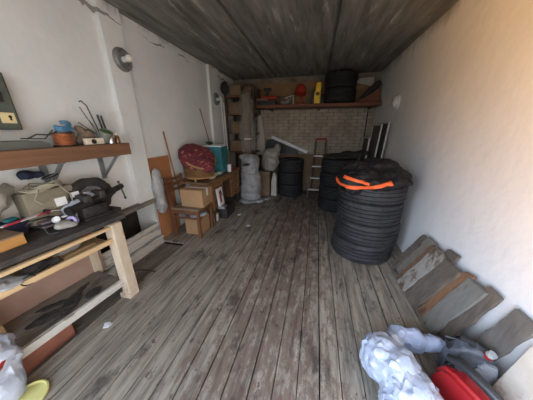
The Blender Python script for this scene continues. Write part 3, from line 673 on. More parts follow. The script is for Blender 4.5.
# chair
ch = thing('wooden_chair', 'dark brown wooden chair with a cardboard box on its seat', 'chair', (-1.74, 2.48, 0))
def Cb(n, c, s, m=chair_w, rot=(0, 0, 0), p=ch, bev=.004): return obj(n, box(BM(), c, s, rot, bev), m, p, world=True)
Cb('leg', (-1.545, 2.295, .215), (.04, .04, .43)); Cb('leg', (-1.545, 2.66, .215), (.04, .04, .43))
for y in (2.295, 2.66):
    bm = BM(); prism(bm, [(-1.965, 0), (-1.925, 0), (-1.925, .45), (-2.005, .87), (-2.035, .87), (-1.965, .45)], 1, y - .016, y + .016)
    obj('back_post', bm, chair_w, ch, world=True)
Cb('seat', (-1.735, 2.478, .44), (.43, .42, .03), seat_w, bev=.01)
bm = BM(); box(bm, (-1.74, 2.29, .395), (.38, .022, .055)); box(bm, (-1.74, 2.665, .395), (.38, .022, .055)); box(bm, (-1.545, 2.48, .395), (.022, .35, .055)); box(bm, (-1.935, 2.48, .395), (.022, .35, .055))
obj('apron', bm, chair_w, ch, world=True)
Cb('stretcher', (-1.74, 2.295, .30), (.38, .018, .025)); Cb('stretcher', (-1.74, 2.66, .30), (.38, .018, .025))
for z in (.83, .755, .68): Cb('back_slat', (-2.02 + (.87 - z) * .19 + .005, 2.478, z), (.018, .35, .04), chair_w, (0, -.18, 0))
def carton(name, c, s, rz, label, m=cardb, tape=True, cat='box', tm=None):
    t = thing(name, label, cat, (c[0], c[1], c[2] - s[2] / 2), rz)
    obj('box_body', box(BM(), (0, 0, s[2] / 2), s, (0, 0, 0), .004), m, t)
    bm = BM(); box(bm, (0, -s[1] * .25 - .0, s[2] + .002), (s[0], s[1] * .49, .004), (0, 0, 0), .001); box(bm, (0, s[1] * .25, s[2] + .002), (s[0], s[1] * .49, .004), (0, 0, 0), .001)
    obj('flap', bm, m, t)
    if tape:
        bm = BM(); box(bm, (0, 0, s[2] + .005), (s[0] + .004, .05, .002)); box(bm, (s[0] / 2 + .001, 0, s[2] * .8), (.002, .05, s[2] * .42))
        obj('packing_tape', bm, tm or tape_m, t)
    return t
c1 = carton('cardboard_box', (-1.655, 2.49, .583), (.34, .29, .25), .02, 'brown taped cardboard box standing on the wooden chair seat')
carton('cardboard_box', (-1.70, 2.50, .125), (.25, .28, .235), .03, 'brown cardboard box on the floor under the wooden chair', tape=False)
o = soft('plastic_bag', [((-1.71, 2.50, .275), (.10, .12, .035)), ((-1.62, 2.55, .275), (.05, .09, .028))], film_white, voxel=.012, amp=.012, freq=16, seed=1, floor=.247)
tag(o, 'white plastic bag flattened on the box under the chair', 'bag')
o = soft('plastic_bag', [((-1.995, 2.155, .83), (.06, .08, .12)), ((-1.985, 2.145, .66), (.065, .08, .12)), ((-1.995, 2.16, .92), (.05, .07, .12)), ((-1.995, 2.15, .74), (.07, .085, .14)), ((-1.98, 2.14, .58), (.07, .08, .13)), ((-1.975, 2.14, .5), (.055, .065, .1))], film_grey, voxel=.014, amp=.022, freq=11, seed=11, wallx=-2.07)
tag(o, 'filled cloudy plastic bag hanging from the chair back', 'bag')
o = soft('plastic_bag', [((-1.92, 2.745, .62), (.10, .05, .10)), ((-1.90, 2.75, .50), (.12, .05, .12)), ((-1.88, 2.745, .33), (.1, .05, .1))], film_white, voxel=.016, amp=.025, freq=10, seed=12)
tag(o, 'crumpled white plastic bag between chair and desk', 'bag')
# desk
dk = thing('desk', 'brown wooden desk with drawers along the left wall', 'desk', (-1.8, 3.3, 0))
def D(n, c, s, m=desk_w, rot=(0, 0, 0), p=dk, bev=.003): return obj(n, box(BM(), c, s, rot, bev), m, p, world=True)
D('desktop', (-1.80, 3.30, .735), (.54, 1.40, .03), mat('worn_desktop', (.13, .075, .04), (.2, .12, .07), 5, .6, .1))
D('side_panel', (-1.81, 2.845, .46), (.48, .022, .52)); D('side_panel', (-1.81, 3.97, .46), (.48, .022, .52))
D('back_panel', (-2.04, 3.4, .46), (.015, 1.1, .52))
for a, b in ((2.86, 3.22), (3.56, 3.955)):
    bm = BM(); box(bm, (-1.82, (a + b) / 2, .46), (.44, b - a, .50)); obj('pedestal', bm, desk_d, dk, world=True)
    for k in range(4):
        z = .655 - k * .125
        dr = D('drawer', (-1.59, (a + b) / 2, z), (.022, b - a - .02, .112))
        bm = BM(); cyl(bm, (-1.578, (a + b) / 2, z), (-1.556, (a + b) / 2, z), .012, n=12); obj('knob', bm, desk_d, dr, world=True)
D('centre_drawer', (-1.59, 3.39, .67), (.022, .32, .09))
for x, y in ((-1.60, 2.87), (-1.60, 3.93), (-2.0, 2.87), (-2.0, 3.93)):
    bm = BM(); cyl(bm, (x, y, 0), (x, y, .21), .014, .022, n=12); obj('leg', bm, desk_d, dk, world=True)
# wicker tub chair with floral cushion
wc = thing('wicker_armchair', 'small round wicker tub chair standing on the desk end', 'armchair', (-1.80, 2.86, .75), -.6)
def tubpt(a, t, r0=.22, r1=.262):
    # a: angle (0 = open front), t 0..1 up
    back = (1 - math.cos(a)) / 2
    h = .15 + .29 * back ** .9
    z = .05 + (h) * t; r = r0 + (r1 - r0) * t
    return V((r * 1.02 * math.cos(a), r * math.sin(a), z))
bm = BM(); n = 48; rows = 14; G = []
for j in range(rows + 1):
    G.append([bm.verts.new(tubpt(k * 2 * PI / n, j / rows) * (1 + .012 * ((k + j) % 2))) for k in range(n)])
for j in range(rows):
    for k in range(n): bm.faces.new((G[j][k], G[j][(k + 1) % n], G[j + 1][(k + 1) % n], G[j + 1][k]))
r = bmesh.ops.solidify(bm, geom=bm.faces[:], thickness=.012)
obj('wicker_shell', bm, wicker, wc)
bm = BM(); tube(bm, [tubpt(k * 2 * PI / n, 1) for k in range(n)], .016, 8, True); obj('rim', bm, wicker, wc, smooth=True)
bm = BM(); tube(bm, [tubpt(k * 2 * PI / n, 0) for k in range(n)], .014, 8, True); obj('bottom_ring', bm, wicker, wc, smooth=True)
for a in (.75, -.75, 2.4, -2.4):
    bm = BM(); p = tubpt(a, .0); cyl(bm, (p.x, p.y, .0), (p.x, p.y, .07), .018, n=10); obj('leg', bm, wicker, wc)
_n = V((.50, -.42, .76)).normalized(); _q = _n.to_track_quat('Z', 'Y').to_euler()
o = soft('floral_cushion', [((-1.80, 2.83, 1.10), (.275, .285, .10), _q), ((-1.80, 2.84, 1.12), (.20, .20, .105), _q), ((-1.62, 2.78, 1.0), (.13, .15, .08), _q), ((-1.88, 2.97, 1.18), (.14, .14, .09), _q)], floral, voxel=.016, amp=.02, freq=6, seed=4, ridge=False, floor=.87, wallx=-2.085)
tag(o, 'dark red cushion with ochre flowers filling the wicker chair', 'cushion')
o = soft('printed_cloth', [((-1.63, 3.02, .79), (.06, .16, .028)), ((-1.60, 3.14, .80), (.05, .09, .035)), ((-1.60, 2.88, .775), (.05, .08, .02))], papers, voxel=.011, amp=.015, freq=16, seed=4, floor=.751)
tag(o, 'pale green patterned cloth crumpled on the desk under the cushion', 'cloth')
tb = thing('teal_box', 'teal cardboard box with white lid rim behind wicker chair', 'box', (-1.78, 3.42, .75))
obj('box_body', box(BM(), (-1.78, 3.42, .99), (.34, .36, .47), (0, 0, .12), .005), teal, tb, world=True)
obj('box_rim', box(BM(), (-1.78, 3.42, 1.235), (.36, .38, .02), (0, 0, .12), .005), white_pl, tb, world=True)
bm = BM()
random.seed(8)
for i in range(16):
    a = i * 2.4; L0 = random.uniform(.04, .09); p = V((-1.86 + .02 * math.cos(a), 3.36 + .02 * math.sin(a), 1.247)); q = p + V((math.cos(a) * L0, math.sin(a) * L0, random.uniform(.03, .075)))
    w = V((-math.sin(a), math.cos(a), 0)) * .014; mid = (p + q) / 2 + V((0, 0, .015))
    vs4 = [bm.verts.new(x) for x in (p, mid + w, q, mid - w)]; bm.faces.new(vs4)
put('dark_foliage', bm, mat('dark_green_leaf', (.01, .035, .02), (.02, .06, .03), 10, .7, 0), 'dark green leafy sprig lying on top of the teal box', 'plant')
o = soft('green_bag', [((-1.70, 3.68, 1.10), (.06, .06, .07)), ((-1.68, 3.72, 1.06), (.05, .05, .05))], mat('green_plastic', (.05, .13, .04), (.09, .2, .06), 10, .6, .1), voxel=.012, amp=.015, freq=14, seed=1)
o2 = carton('cardboard_box', (-1.72, 3.72, .885), (.16, .16, .26), .1, 'tall brown carton on the desk behind the teal box', cardb_d, False)
tag(o, 'small green plastic bag perched on the tall desk carton', 'bag')
bm = BM(); lathe(bm, [(.038, 0), (.042, .13), (.038, .132), (.036, .02), (0, .018)], 20, Matrix.Translation((-1.575, 3.52, .751)))
put('white_cup', bm, white_pl, 'tall white plastic cup at the desk edge by teal box', 'cup', smooth=True)
bm = BM(); lathe(bm, [(.028, 0), (.028, .09), (.0, .092)], 16, Matrix.Translation((-1.57, 3.67, .751)))
put('dark_jar', bm, maroon, 'small dark red jar on the desk beyond the cup', 'jar', smooth=True)
# packet and case in front of desk
pk = thing('paper_packet', 'white packet with red marks leaning on the desk drawers', 'packet', (-1.52, 2.97, .26))
obj('packet_body', box(BM(), (-1.525, 2.96, .43), (.035, .17, .30), (0, -.12, .0), .004), white_pl, pk, world=True)
bm = BM(); box(bm, (-1.504, 2.935, .44), (.004, .05, .19), (0, -.12, .0)); box(bm, (-1.504, 3.0, .38), (.004, .05, .10), (0, -.12, .0)); obj('red_print', bm, red_m, pk, world=True)
bm = BM(); box(bm, (-1.504, 2.97, .50), (.005, .02, .12), (.4, -.12, 0)); obj('black_print', bm, black_pl, pk, world=True)
cs = thing('black_case', 'black carrying case on the floor beside the desk leg', 'case', (-1.53, 3.28, 0))
obj('case_body', box(BM(), (-1.53, 3.2, .105), (.17, .42, .20), (0, 0, .05), .02), black_pl, cs, world=True, smooth=True)
bm = BM(); tube(bm, [(-1.53, 3.1, .2), (-1.53, 3.12, .235), (-1.53, 3.3, .235), (-1.53, 3.32, .2)], .01); obj('handle', bm, black_pl, cs, world=True, smooth=True)
bm = BM(); box(bm, (-1.53, 3.02, .225), (.12, .12, .05), (0, 0, .1), .006)
put('grey_box', bm, film_grey if False else mat('grey_plastic', (.2, .2, .2), (.3, .3, .3), 6, .5, .05), 'small grey box on the end of the black case', 'box')
bm = BM(); box(bm, (-1.60, 2.91, .07), (.07, .07, .14), (0, 0, .1), .005)
put('white_carton', bm, ivory, 'small white carton on the floor by the near desk leg', 'box')
for k, (x, y, lb) in enumerate(((-1.305, 3.22, 'near the black case'), (-.995, 2.83, 'in the middle of the floor'), (-1.54, .86, 'in front of the workbench'))):
    bm = BM(); box(bm, (x, y, .006), (.05, .04, .004), (.1, -.05, k * 1.1)); box(bm, (x + .02, y + .01, .009), (.03, .03, .003), (.3, .2, k)); put('paper_scrap', bm, white_pl, 'tiny white paper scrap on the planks ' + lb, 'scrap', 'paper scraps on the floor')

# ------------------------------------------------------------------ back left corner
o = soft('wrapped_bucket', [((-1.40, 4.05, .95), (.16, .14, .07), (0, .2, 0)), ((-1.33, 4.06, .80), (.20, .18, .20)), ((-1.33, 4.06, .93), (.20, .17, .10)), ((-1.34, 4.05, .68), (.2, .17, .1))], film_grey, voxel=.016, amp=.03, freq=9, seed=1, floor=.62)
tag(o, 'upper white plastic wrapped bucket with a dark grip slot', 'bucket')
bm = BM(); tube(bm, [(-1.36 + .075 * math.cos(a), 3.875 + .008 * abs(math.cos(a)), .83 + .022 * math.sin(a) + .012 * math.cos(a)) for a in [k * PI / 8 for k in range(16)]], .007, 6, True)
box(bm, (-1.36, 3.885, .83), (.13, .02, .03), (0, -.1, 0), .008)
oo = obj('grip_slot', bm, black_pl, o, world=True)
o = soft('wrapped_sack', [((-1.33, 4.05, .58 - .12 * i), (.225, .19, .12)) for i in range(4)] + [((-1.22, 4.0, .38), (.14, .16, .22)), ((-1.32, 4.07, .50), (.23, .2, .18)), ((-1.33, 4.05, .30), (.24, .21, .2)), ((-1.33, 4.04, .14), (.24, .2, .14))], film_grey, voxel=.022, amp=.035, freq=7, seed=13, floor=.03)
tag(o, 'bulging sack in cloudy plastic under the white bucket', 'sack')
o = soft('plastic_sheet', [((-1.35, 3.86, .05), (.2, .12, .05)), ((-1.15, 4.02, .04), (.16, .16, .04)), ((-1.0, 4.2, .03), (.1, .1, .03))], film_grey, voxel=.018, amp=.025, freq=9, seed=14, floor=.004)
tag(o, 'loose white plastic sheet on the floor around the sack', 'plastic sheet')
# shelving rack with junk and clear plastic
rk = thing('storage_rack', 'dark wooden storage rack in the back left corner', 'rack', (-1.75, 4.9, 0))
for x in (-2.05, -1.40):
    for y in (4.62, 5.1): obj('post', box(BM(), (x, y, 1.2), (.05, .05, 2.4), (0, 0, 0), .003), desk_d, rk, world=True)
for z in (1.0, 1.42, 1.84, 2.2): obj('shelf', box(BM(), (-1.725, 4.86, z), (.68, .50, .025), (0, 0, 0), .003), brown_old, rk, world=True)
carton('cardboard_box', (-1.85, 4.8, 2.33), (.24, .24, .2), .1, 'carton on the top level of the corner rack', cardb_d, False)
carton('cardboard_box', (-1.87, 4.8, 1.97), (.26, .28, .22), -.1, 'carton on the second level of the corner rack from the top', cardb_d, False)
carton('cardboard_box', (-1.80, 4.8, 1.56), (.34, .3, .24), .05, 'wide carton at mid height of the corner rack', cardb_d, False)
carton('cardboard_box', (-1.80, 4.8, 1.14), (.4, .3, .24), 0, 'wide carton on the lowest level of the corner rack', cardb_d, False)
o = soft('cloth_bundle', [((-1.58, 4.78, 2.33), (.15, .14, .11)), ((-1.48, 4.74, 2.38), (.09, .1, .09))], mat('brown_bundle', (.1, .06, .04), (.2, .13, .09), 8, .9, .3), voxel=.02, amp=.03, freq=9, seed=3, floor=2.213)
tag(o, 'brown cloth bundle on top of the corner rack by the ceiling', 'cloth')
o = soft('dark_bag', [((-2.0, 4.48, 2.35), (.08, .1, .14))], dark_cloth, voxel=.02, amp=.025, freq=9, seed=5, wallx=-2.09)
tag(o, 'dark bag hanging high in the back left corner', 'bag')
o = soft('clear_plastic_cover', [((-1.53 + .012 * i, 4.42, 2.15 - .14 * i), (.15 + .012 * (i % 3), .11, .13)) for i in range(8)] + [((-1.52, 4.42, 1.95), (.16, .11, .3)), ((-1.50, 4.42, 1.5), (.2, .12, .35)), ((-1.47, 4.40, 1.15), (.2, .12, .15)), ((-1.50, 4.43, .6), (.14, .1, .5)), ((-1.5, 4.43, .15), (.14, .1, .15))], film_clear, voxel=.022, amp=.06, freq=7, seed=15)
tag(o, 'tall clear plastic cover hanging in front of the corner rack', 'plastic cover')
tl = thing('wrapped_roll', 'brown carpet roll standing inside the clear plastic cover', 'roll', (-1.5, 4.42, 0))
bm = BM(); cyl(bm, (-1.50, 4.43, 0.0), (-1.52, 4.43, 2.2), .085, n=20); obj('roll_body', bm, mat('brown_carpet', (.12, .08, .05), (.2, .14, .09), 9, .95, .3), tl, world=True, smooth=True)
bm = BM(); cyl(bm, (-1.502, 4.43, 1.3), (-1.502, 4.43, 1.33), .09, n=20); obj('tie', bm, tape_m, tl, world=True)
for k, (y, x, h) in enumerate(((4.42, -2.03, 2.16), (4.50, -2.01, 2.05))):
    bm = BM(); cyl(bm, (x, y, .0), (x - .03, y - .03, h), .018, n=14)
    put('white_pipe', bm, white_pl, ('taller' if k == 0 else 'shorter') + ' white pipe leaning by the far left pilaster', 'pipe', smooth=True)
# olive sack, cartons
o = soft('olive_sack', [((-.99, 4.55, .98), (.21, .15, .14)), ((-1.0, 4.55, .80), (.22, .16, .18)), ((-.84, 4.55, 1.12), (.08, .07, .1)), ((-1.02, 4.55, .68), (.18, .14, .1))], film_olive, voxel=.02, amp=.03, freq=8, seed=16, floor=.595)
tag(o, 'smoky plastic sack bulging on cartons left of the tyre pair', 'sack')
carton('cardboard_box', (-1.13, 4.57, .295), (.26, .26, .58), 0, 'tall brown carton under the smoky plastic sack', cardb_d, False)
bm = BM(); prism(bm, [(-.96, .02), (-.83, .02), (-.84, .50), (-.90, .58), (-.95, .4)], 1, 4.44, 4.56)
put('white_bundle', bm, mat('dull_white', (.42, .40, .36), (.52, .5, .45), 6, .9, .3), 'pale folded packet standing beside the brown carton', 'packet')

# ------------------------------------------------------------------ tyres
def tyre_bm(R, w, ri, grooves=4):
    bm = BM(); h = w; P = []
    P += [(ri, .02 * h / .2), (ri + .02, .004), (ri + (R - ri) * .6, 0), (R - .022, .006), (R - .006, .02)]
    n = grooves; z0, z1 = .035, h - .035
    for i in range(n):
        a = z0 + (z1 - z0) * (i + .32) / n; b = z0 + (z1 - z0) * (i + .68) / n
        P += [(R, z0 + (z1 - z0) * i / n + .004), (R + .002, a), (R - .012, a + .003), (R - .012, b - .003), (R + .002, b)]
    P += [(R, z1), (R - .006, h - .02), (R - .022, h - .006), (ri + (R - ri) * .6, h), (ri + .02, h - .004), (ri, h - .02), (ri + .012, h * .5)]
    lathe(bm, P, 96, close=True)
    # sipes : nudge alternate columns of the tread
    for v in bm.verts:
        r = math.hypot(v.co.x, v.co.y)
        if r > R - .004:
            k = int(round(math.atan2(v.co.y, v.co.x) / (2 * PI / 96)))
            if (k + int(v.co.z * 60)) % 3 == 0: v.co.x *= (R - .007) / r; v.co.y *= (R - .007) / r
    return bm
def tyre_stack(cx, cy, R, w, n, m, labels, group, z0=0, j=.012, ri=None):
    out = []; random.seed(int(cx * 100))
    first = None
    for i in range(n):
        loc = (cx + random.uniform(-j, j), cy + random.uniform(-j, j), z0 + i * w)
        if first is None:
            first = obj('car_tyre', tyre_bm(R, w, ri or R * .58), m, loc=loc, smooth=35)
            tag(first, labels[i], 'tyre', group); out.append(first)
        else: out.append(dup(first, loc, random.uniform(0, 6), labels[i], group))
    return out
pos = ['bottom tyre', 'second tyre from the bottom', 'third tyre from the bottom', 'fourth tyre from the bottom']
tyre_stack(.672, 2.515, .358, .25, 4, black_rub2, [p + ' of the large dusty stack by the right wall' for p in pos[:3]] + ['top tyre of the large dusty stack under the black bag'], 'tyres in the large stack')
tyre_stack(.455, 4.05, .325, .25, 4, black_rub, [p + ' in the dark stack right of the stepladder' for p in pos[:3]] + ['top tyre in the dark stack right of the stepladder'], 'tyres in the rear right stack')
tyre_stack(-.56, 4.77, .30, .29, 3, black_rub, ['bottom black tyre of the stack left of the stepladder', 'middle black tyre of the stack left of the stepladder', 'top black tyre of the stack left of the stepladder'], 'tyres left of the stepladder')
tyre_stack(.40, 4.93, .315, .275, 2, black_rub, ['lower black tyre of the pair on the back shelf', 'upper black tyre of the pair on the back shelf'], 'tyres on the back shelf', z0=2.035)
# black bag with orange stripes on the big stack
bg = thing('black_bag', 'black nylon bag with orange stripes draped over large tyre stack', 'bag', (.75, 2.5, .98))
bb = [((.57, 2.44, 1.05), (.28, .26, .07)), ((.76, 2.50, 1.05), (.24, .28, .08)), ((.50, 2.50, 1.10), (.19, .18, .07)), ((.70, 2.56, 1.13), (.22, .2, .07)),
      ((.90, 2.42, 1.03), (.12, .15, .07)), ((.46, 2.25, .97), (.18, .10, .10)), ((.34, 2.38, .97), (.08, .2, .11)), ((.66, 2.17, .98), (.18, .07, .075)), ((.98, 2.47, .99), (.06, .14, .05)), ((.84, 2.22, 1.0), (.13, .1, .06)),
      ((.42, 2.20, .91), (.09, .06, .07))]
body = soft('bag_body', bb, bag_blk, bg, voxel=.014, amp=.035, freq=8, seed=5)
# stripes laid on the bag surface
bmt = BM(); bmt.from_mesh(body.data); bvh = BVHTree.FromBMesh(bmt)
def ribbon(path, w, m, name):
    """path of (angle, z) world; rays cast inward horizontally onto the bag"""
    bm = BM(); rows = []
    base = WLOC(body)
    for a, z in path:
        row = []
        for dz in (-w / 2, -w / 6, w / 6, w / 2):
            c = V((.65, 2.48, z + dz)); d = V((math.cos(a), math.sin(a), 0))
            h = bvh.ray_cast(c + d * .8 - base, -d)
            p = h[0] + base if h[0] is not None else c + d * .40
            row.append((p + d * .011, p - d * .004))
        rows.append(row)
    # smooth radii along path
    vs = [[(bm.verts.new(a), bm.verts.new(b)) for a, b in r] for r in rows]
    for r0, r1 in zip(vs[:-1], vs[1:]):
        for k in range(3):
            bm.faces.new((r0[k][0], r1[k][0], r1[k + 1][0], r0[k + 1][0])); bm.faces.new((r0[k][1], r0[k + 1][1], r1[k + 1][1], r1[k][1]))
        bm.faces.new((r0[0][0], r0[0][1], r1[0][1], r1[0][0])); bm.faces.new((r0[3][0], r1[3][0], r1[3][1], r0[3][1]))
    for r in (vs[0], vs[-1]):
        for k in range(3): bm.faces.new((r[k][0], r[k + 1][0], r[k + 1][1], r[k][1]))
    return obj(name, bm, m, bg, world=True, smooth=60)
R_ = math.radians
ribbon([(R_(192 + 94 * t), .978 - .045 * math.sin(PI * min(1, t * 1.1)) + .03 * t ** 3) for t in [i / 26 for i in range(27)]], .036, orange_s, 'orange_stripe')
ribbon([(R_(216 + 38 * t), 1.035 - .05 * t) for t in [i / 12 for i in range(13)]], .026, orange_s, 'orange_stripe')
# dark cover on the second stack
o = soft('dark_cover', [((.44, 4.0, 1.04), (.33, .3, .045)), ((.62, 4.05, 1.07), (.2, .2, .06)), ((.30, 3.9, 1.03), (.14, .18, .035)), ((.85, 4.1, 1.10), (.13, .15, .05))], dark_cloth, voxel=.02, amp=.025, freq=8, seed=8, floor=1.0)
tag(o, 'dark crumpled cover lying over the rear tyre stack', 'cover')

# ------------------------------------------------------------------ back wall
bs = thing('back_shelf', 'long reddish wooden shelf across the back wall', 'shelf', (-.1, 5.0, 1.96))
obj('shelf_board', box(BM(), (-.12, 5.0, 1.995), (2.63, .50, .06), (0, 0, 0), .004), shelf_red, bs, world=True)
for x in (-1.1, 0, 1.05): obj('shelf_bracket', box(BM(), (x, 5.05, 1.945), (.03, .36, .04), (0, 0, 0), .002), iron, bs, world=True)
ZT = 2.027
bm = BM(); box(bm, (-.55, 5.215, 2.28), (1.8, .02, .5), (0, 0, 0), .003)
put('brown_board', bm, brick_b, 'wide brown board standing behind the things on the back shelf', 'board')
bm = BM(); box(bm, (.86, 5.17, 2.27), (.42, .02, .45), (0, 0, 0), .003); put('brown_board', bm, brick_b, 'small brown board behind the boot on the back shelf', 'board')
bm = BM(); prism(bm, [(.70, 2.44), (.78, 2.52), (1.05, 2.53), (1.08, 2.36), (.9, 2.4)], 1, 5.1, 5.14); put('white_cardboard', bm, mat('dull_white', (.42, .4, .36)), 'folded white card standing behind the boot near the ceiling', 'card')
carton('crate', (-1.28, 4.95, 2.10), (.26, .2, .14), 0, 'low brown crate on the back shelf beside the corner rack', cardb_d, False)
# red power tool on black case
bm = BM(); box(bm, (-1.17, 4.92, ZT + .05), (.44, .2, .1), (0, 0, 0), .012); put('tool_case', bm, black_pl, 'black tool case lying on the back shelf', 'case')
pt = thing('power_drill', 'red and black power drill on top of black tool case', 'drill', (-1.12, 4.92, ZT + .1))
bm = BM(); cyl(bm, (-1.28, 4.92, ZT + .155), (-.96, 4.92, ZT + .165), .042, .034, n=16); obj('drill_body', bm, red_dim, pt, world=True, smooth=True)
bm = BM(); cyl(bm, (-.96, 4.92, ZT + .165), (-.84, 4.92, ZT + .17), .02, .012, n=12); cyl(bm, (-.84, 4.92, ZT + .17), (-.72, 4.92, ZT + .175), .005, n=8); obj('chuck', bm, iron, pt, world=True, smooth=True)
bm = BM(); box(bm, (-1.16, 4.92, ZT + .25), (.06, .045, .14), (0, .1, 0), .012); box(bm, (-1.16, 4.92, ZT + .33), (.16, .06, .06), (0, 0, 0), .012); obj('handle', bm, black_pl, pt, world=True, smooth=True)
o = soft('plastic_packet', [((-.74, 4.9, ZT + .06), (.13, .07, .055)), ((-.66, 4.9, ZT + .12), (.06, .05, .04))], film_clear if False else film_olive, voxel=.014, amp=.02, freq=14, seed=2, floor=ZT)
tag(o, 'small crumpled plastic packet on the back shelf beside the drill', 'packet')
bm = BM(); box(bm, (-.69, 4.96, ZT + .17), (.16, .02, .02), (0, -.3, 0), .003); cyl(bm, (-.58, 4.96, ZT), (-.58, 4.96, ZT + .2), .012, n=10)
put('metal_bar', bm, alum, 'shiny metal bar piece on the back shelf left of red lamp', 'bar')
rl = thing('desk_lamp', 'red desk lamp with round shade on the back shelf', 'lamp', (-.43, 4.92, ZT))
M = Matrix.Translation((-.41, 4.9, ZT + .33))
obj('lamp_shade', lathe(BM(), [(.125, -.11), (.12, -.03), (.09, .05), (.03, .09), (0, .092)], 28, Matrix.Translation((-.41, 4.9, ZT + .31)) @ Euler((-.25, .15, 0)).to_matrix().to_4x4()), red_dim, rl, world=True, smooth=True)
bm = BM(); tube(bm, [(-.50, 4.92, ZT + .03), (-.40, 4.92, ZT + .15), (-.42, 4.92, ZT + .3)], .012); tube(bm, [(-.33, 4.92, ZT + .03), (-.40, 4.92, ZT + .15)], .012); obj('lamp_arm', bm, red_dim, rl, world=True, smooth=True)
obj('lamp_base', lathe(BM(), [(.11, 0), (.105, .02), (.03, .035), (0, .036)], 28, Matrix.Translation((-.42, 4.92, ZT))), red_dim, rl, world=True, smooth=True)
ye = thing('power_saw', 'yellow and black power tool standing on the back shelf', 'power tool', (-.05, 4.92, ZT))
bm = BM(); box(bm, (-.06, 4.9, ZT + .13), (.14, .1, .26), (0, 0, 0), .035); box(bm, (-.045, 4.9, ZT + .32), (.12, .1, .2), (0, .12, 0), .045)
obj('tool_body', bm, yellow, ye, world=True, smooth=True)
bm = BM(); box(bm, (-.06, 4.845, ZT + .19), (.07, .02, .045), (0, 0, 0), .004); box(bm, (-.15, 4.93, ZT + .16), (.06, .08, .28), (0, .15, 0), .02); box(bm, (.04, 4.95, ZT + .1), (.08, .08, .2), (0, 0, 0), .02)
obj('grip', bm, black_pl, ye, world=True, smooth=True)
bm = BM(); box(bm, (-.05, 4.845, ZT + .215), (.05, .008, .03), (0, 0, 0), .002); obj('badge', bm, red_dim, ye, world=True)
# boot
bt = thing('leather_boot', 'brown leather boot with dark shaft on the back shelf', 'boot', (1.0, 4.9, ZT))
bm = BM(); prism(bm, [(.77, ZT + .015), (1.17, ZT + .015), (1.17, ZT + .1), (1.16, ZT + .22), (1.10, ZT + .26), (1.02, ZT + .17), (.92, ZT + .1), (.8, ZT + .07), (.76, ZT + .04)], 1, 4.86, 4.96)
bmesh.ops.bevel(bm, geom=bm.edges[:], offset=.015, segments=2, affect='EDGES'); obj('boot_foot', bm, boot_m, bt, world=True, smooth=True)
bm = BM(); tube(bm, [(.80, 4.91, ZT + .09), (.95, 4.91, ZT + .20), (1.07, 4.91, ZT + .32), (1.14, 4.91, ZT + .37)], [.02, .05, .065, .04], 14); obj('boot_shaft', bm, dark_cloth, bt, world=True, smooth=True)
bm = BM(); box(bm, (.97, 4.91, ZT + .008), (.42, .1, .015), (0, 0, 0), .004); obj('sole', bm, red_dim, bt, world=True)
# cardboard sheets low on the back wall
bm = BM(); box(bm, (-.85, 5.19, .46), (.62, .012, .92), (-.03, 0, 0), .001); put('cardboard_sheet', bm, cardb_d, 'flat cardboard sheet behind the tyre stack left of ladder', 'cardboard')
bm = BM(); box(bm, (-.02, 5.16, .47), (1.0, .012, .93), (-.03, 0, 0), .001); put('cardboard_sheet', bm, cardb_d, 'flat cardboard sheet standing behind the stepladder', 'cardboard')
bm = BM(); box(bm, (.75, 5.19, .44), (.75, .012, .88), (-.03, 0, 0), .001); put('cardboard_sheet', bm, cardb_d, 'flat cardboard sheet behind the rear right tyre stack', 'cardboard')
bm = BM(); prism(bm, [(-1.28, .95), (-1.22, 1.26), (-1.08, 1.28), (-.45, 1.05), (-.42, .93)], 1, 5.10, 5.16)
put('folded_tarpaulin', bm, black_pl, 'black folded tarpaulin under the sloping white plank', 'tarpaulin')
bm = BM(); box(bm, (-.64, 5.06, 1.165), (.96, .05, .07), (0, .375, 0), .004)
put('white_plank', bm, white_pl, 'white plank sloping down against the back wall', 'plank')
bm = BM(); prism(bm, [(-1.48, .9), (-1.24, .9), (-1.28, 1.4), (-1.36, 1.84), (-1.44, 1.84)], 1, 5.06, 5.09)
put('white_cloth', bm, mat('dull_white', (.42, .4, .36)), 'pale tapering sheet hanging below the back shelf left end', 'sheet')
bm = BM(); tube(bm, [(1.05, 5.2, .9), (1.05, 5.2, 1.9)], .012); put('wall_pipe', bm, iron, 'thin dark pipe on the back wall below the shelf right end', 'pipe')
# stepladder
ld = thing('stepladder', 'folded metal stepladder with red handle against the back wall', 'ladder', (.1, 4.6, 0))
def lerp(a, b, t): return V(a) * (1 - t) + V(b) * t
Lb, Lt, Rb, Rt = (-.12, 4.52, 0), (-.01, 4.90, 1.27), (.33, 4.52, 0), (.22, 4.90, 1.27)
for a, b in ((Lb, Lt), (Rb, Rt)):
    bm = BM(); tube(bm, [a, b], .014, 8); obj('rail', bm, mat('ladder_rail', (.16, .12, .09), (.24, .18, .14), 8, .5, .05, metal=.3), ld, world=True)
for t in (.16, .36, .56, .74):
    a, b = lerp(Lb, Lt, t), lerp(Rb, Rt, t)
    bm = BM(); box(bm, tuple((a + b) / 2), ((b - a).length, .09, .022), (0, 0, 0), .003); obj('step', bm, alum, ld, world=True)
bm = BM(); tube(bm, [Lt, (0.0, 4.91, 1.31), (.21, 4.91, 1.31), Rt], .02, 8); obj('handle', bm, red_dim, ld, world=True, smooth=True)
bm = BM(); tube(bm, [(-.05, 5.08, 0), (.0, 4.95, 1.25)], .012, 8); tube(bm, [(.26, 5.08, 0), (.2, 4.95, 1.25)], .012, 8); obj('rear_support', bm, iron, ld, world=True)
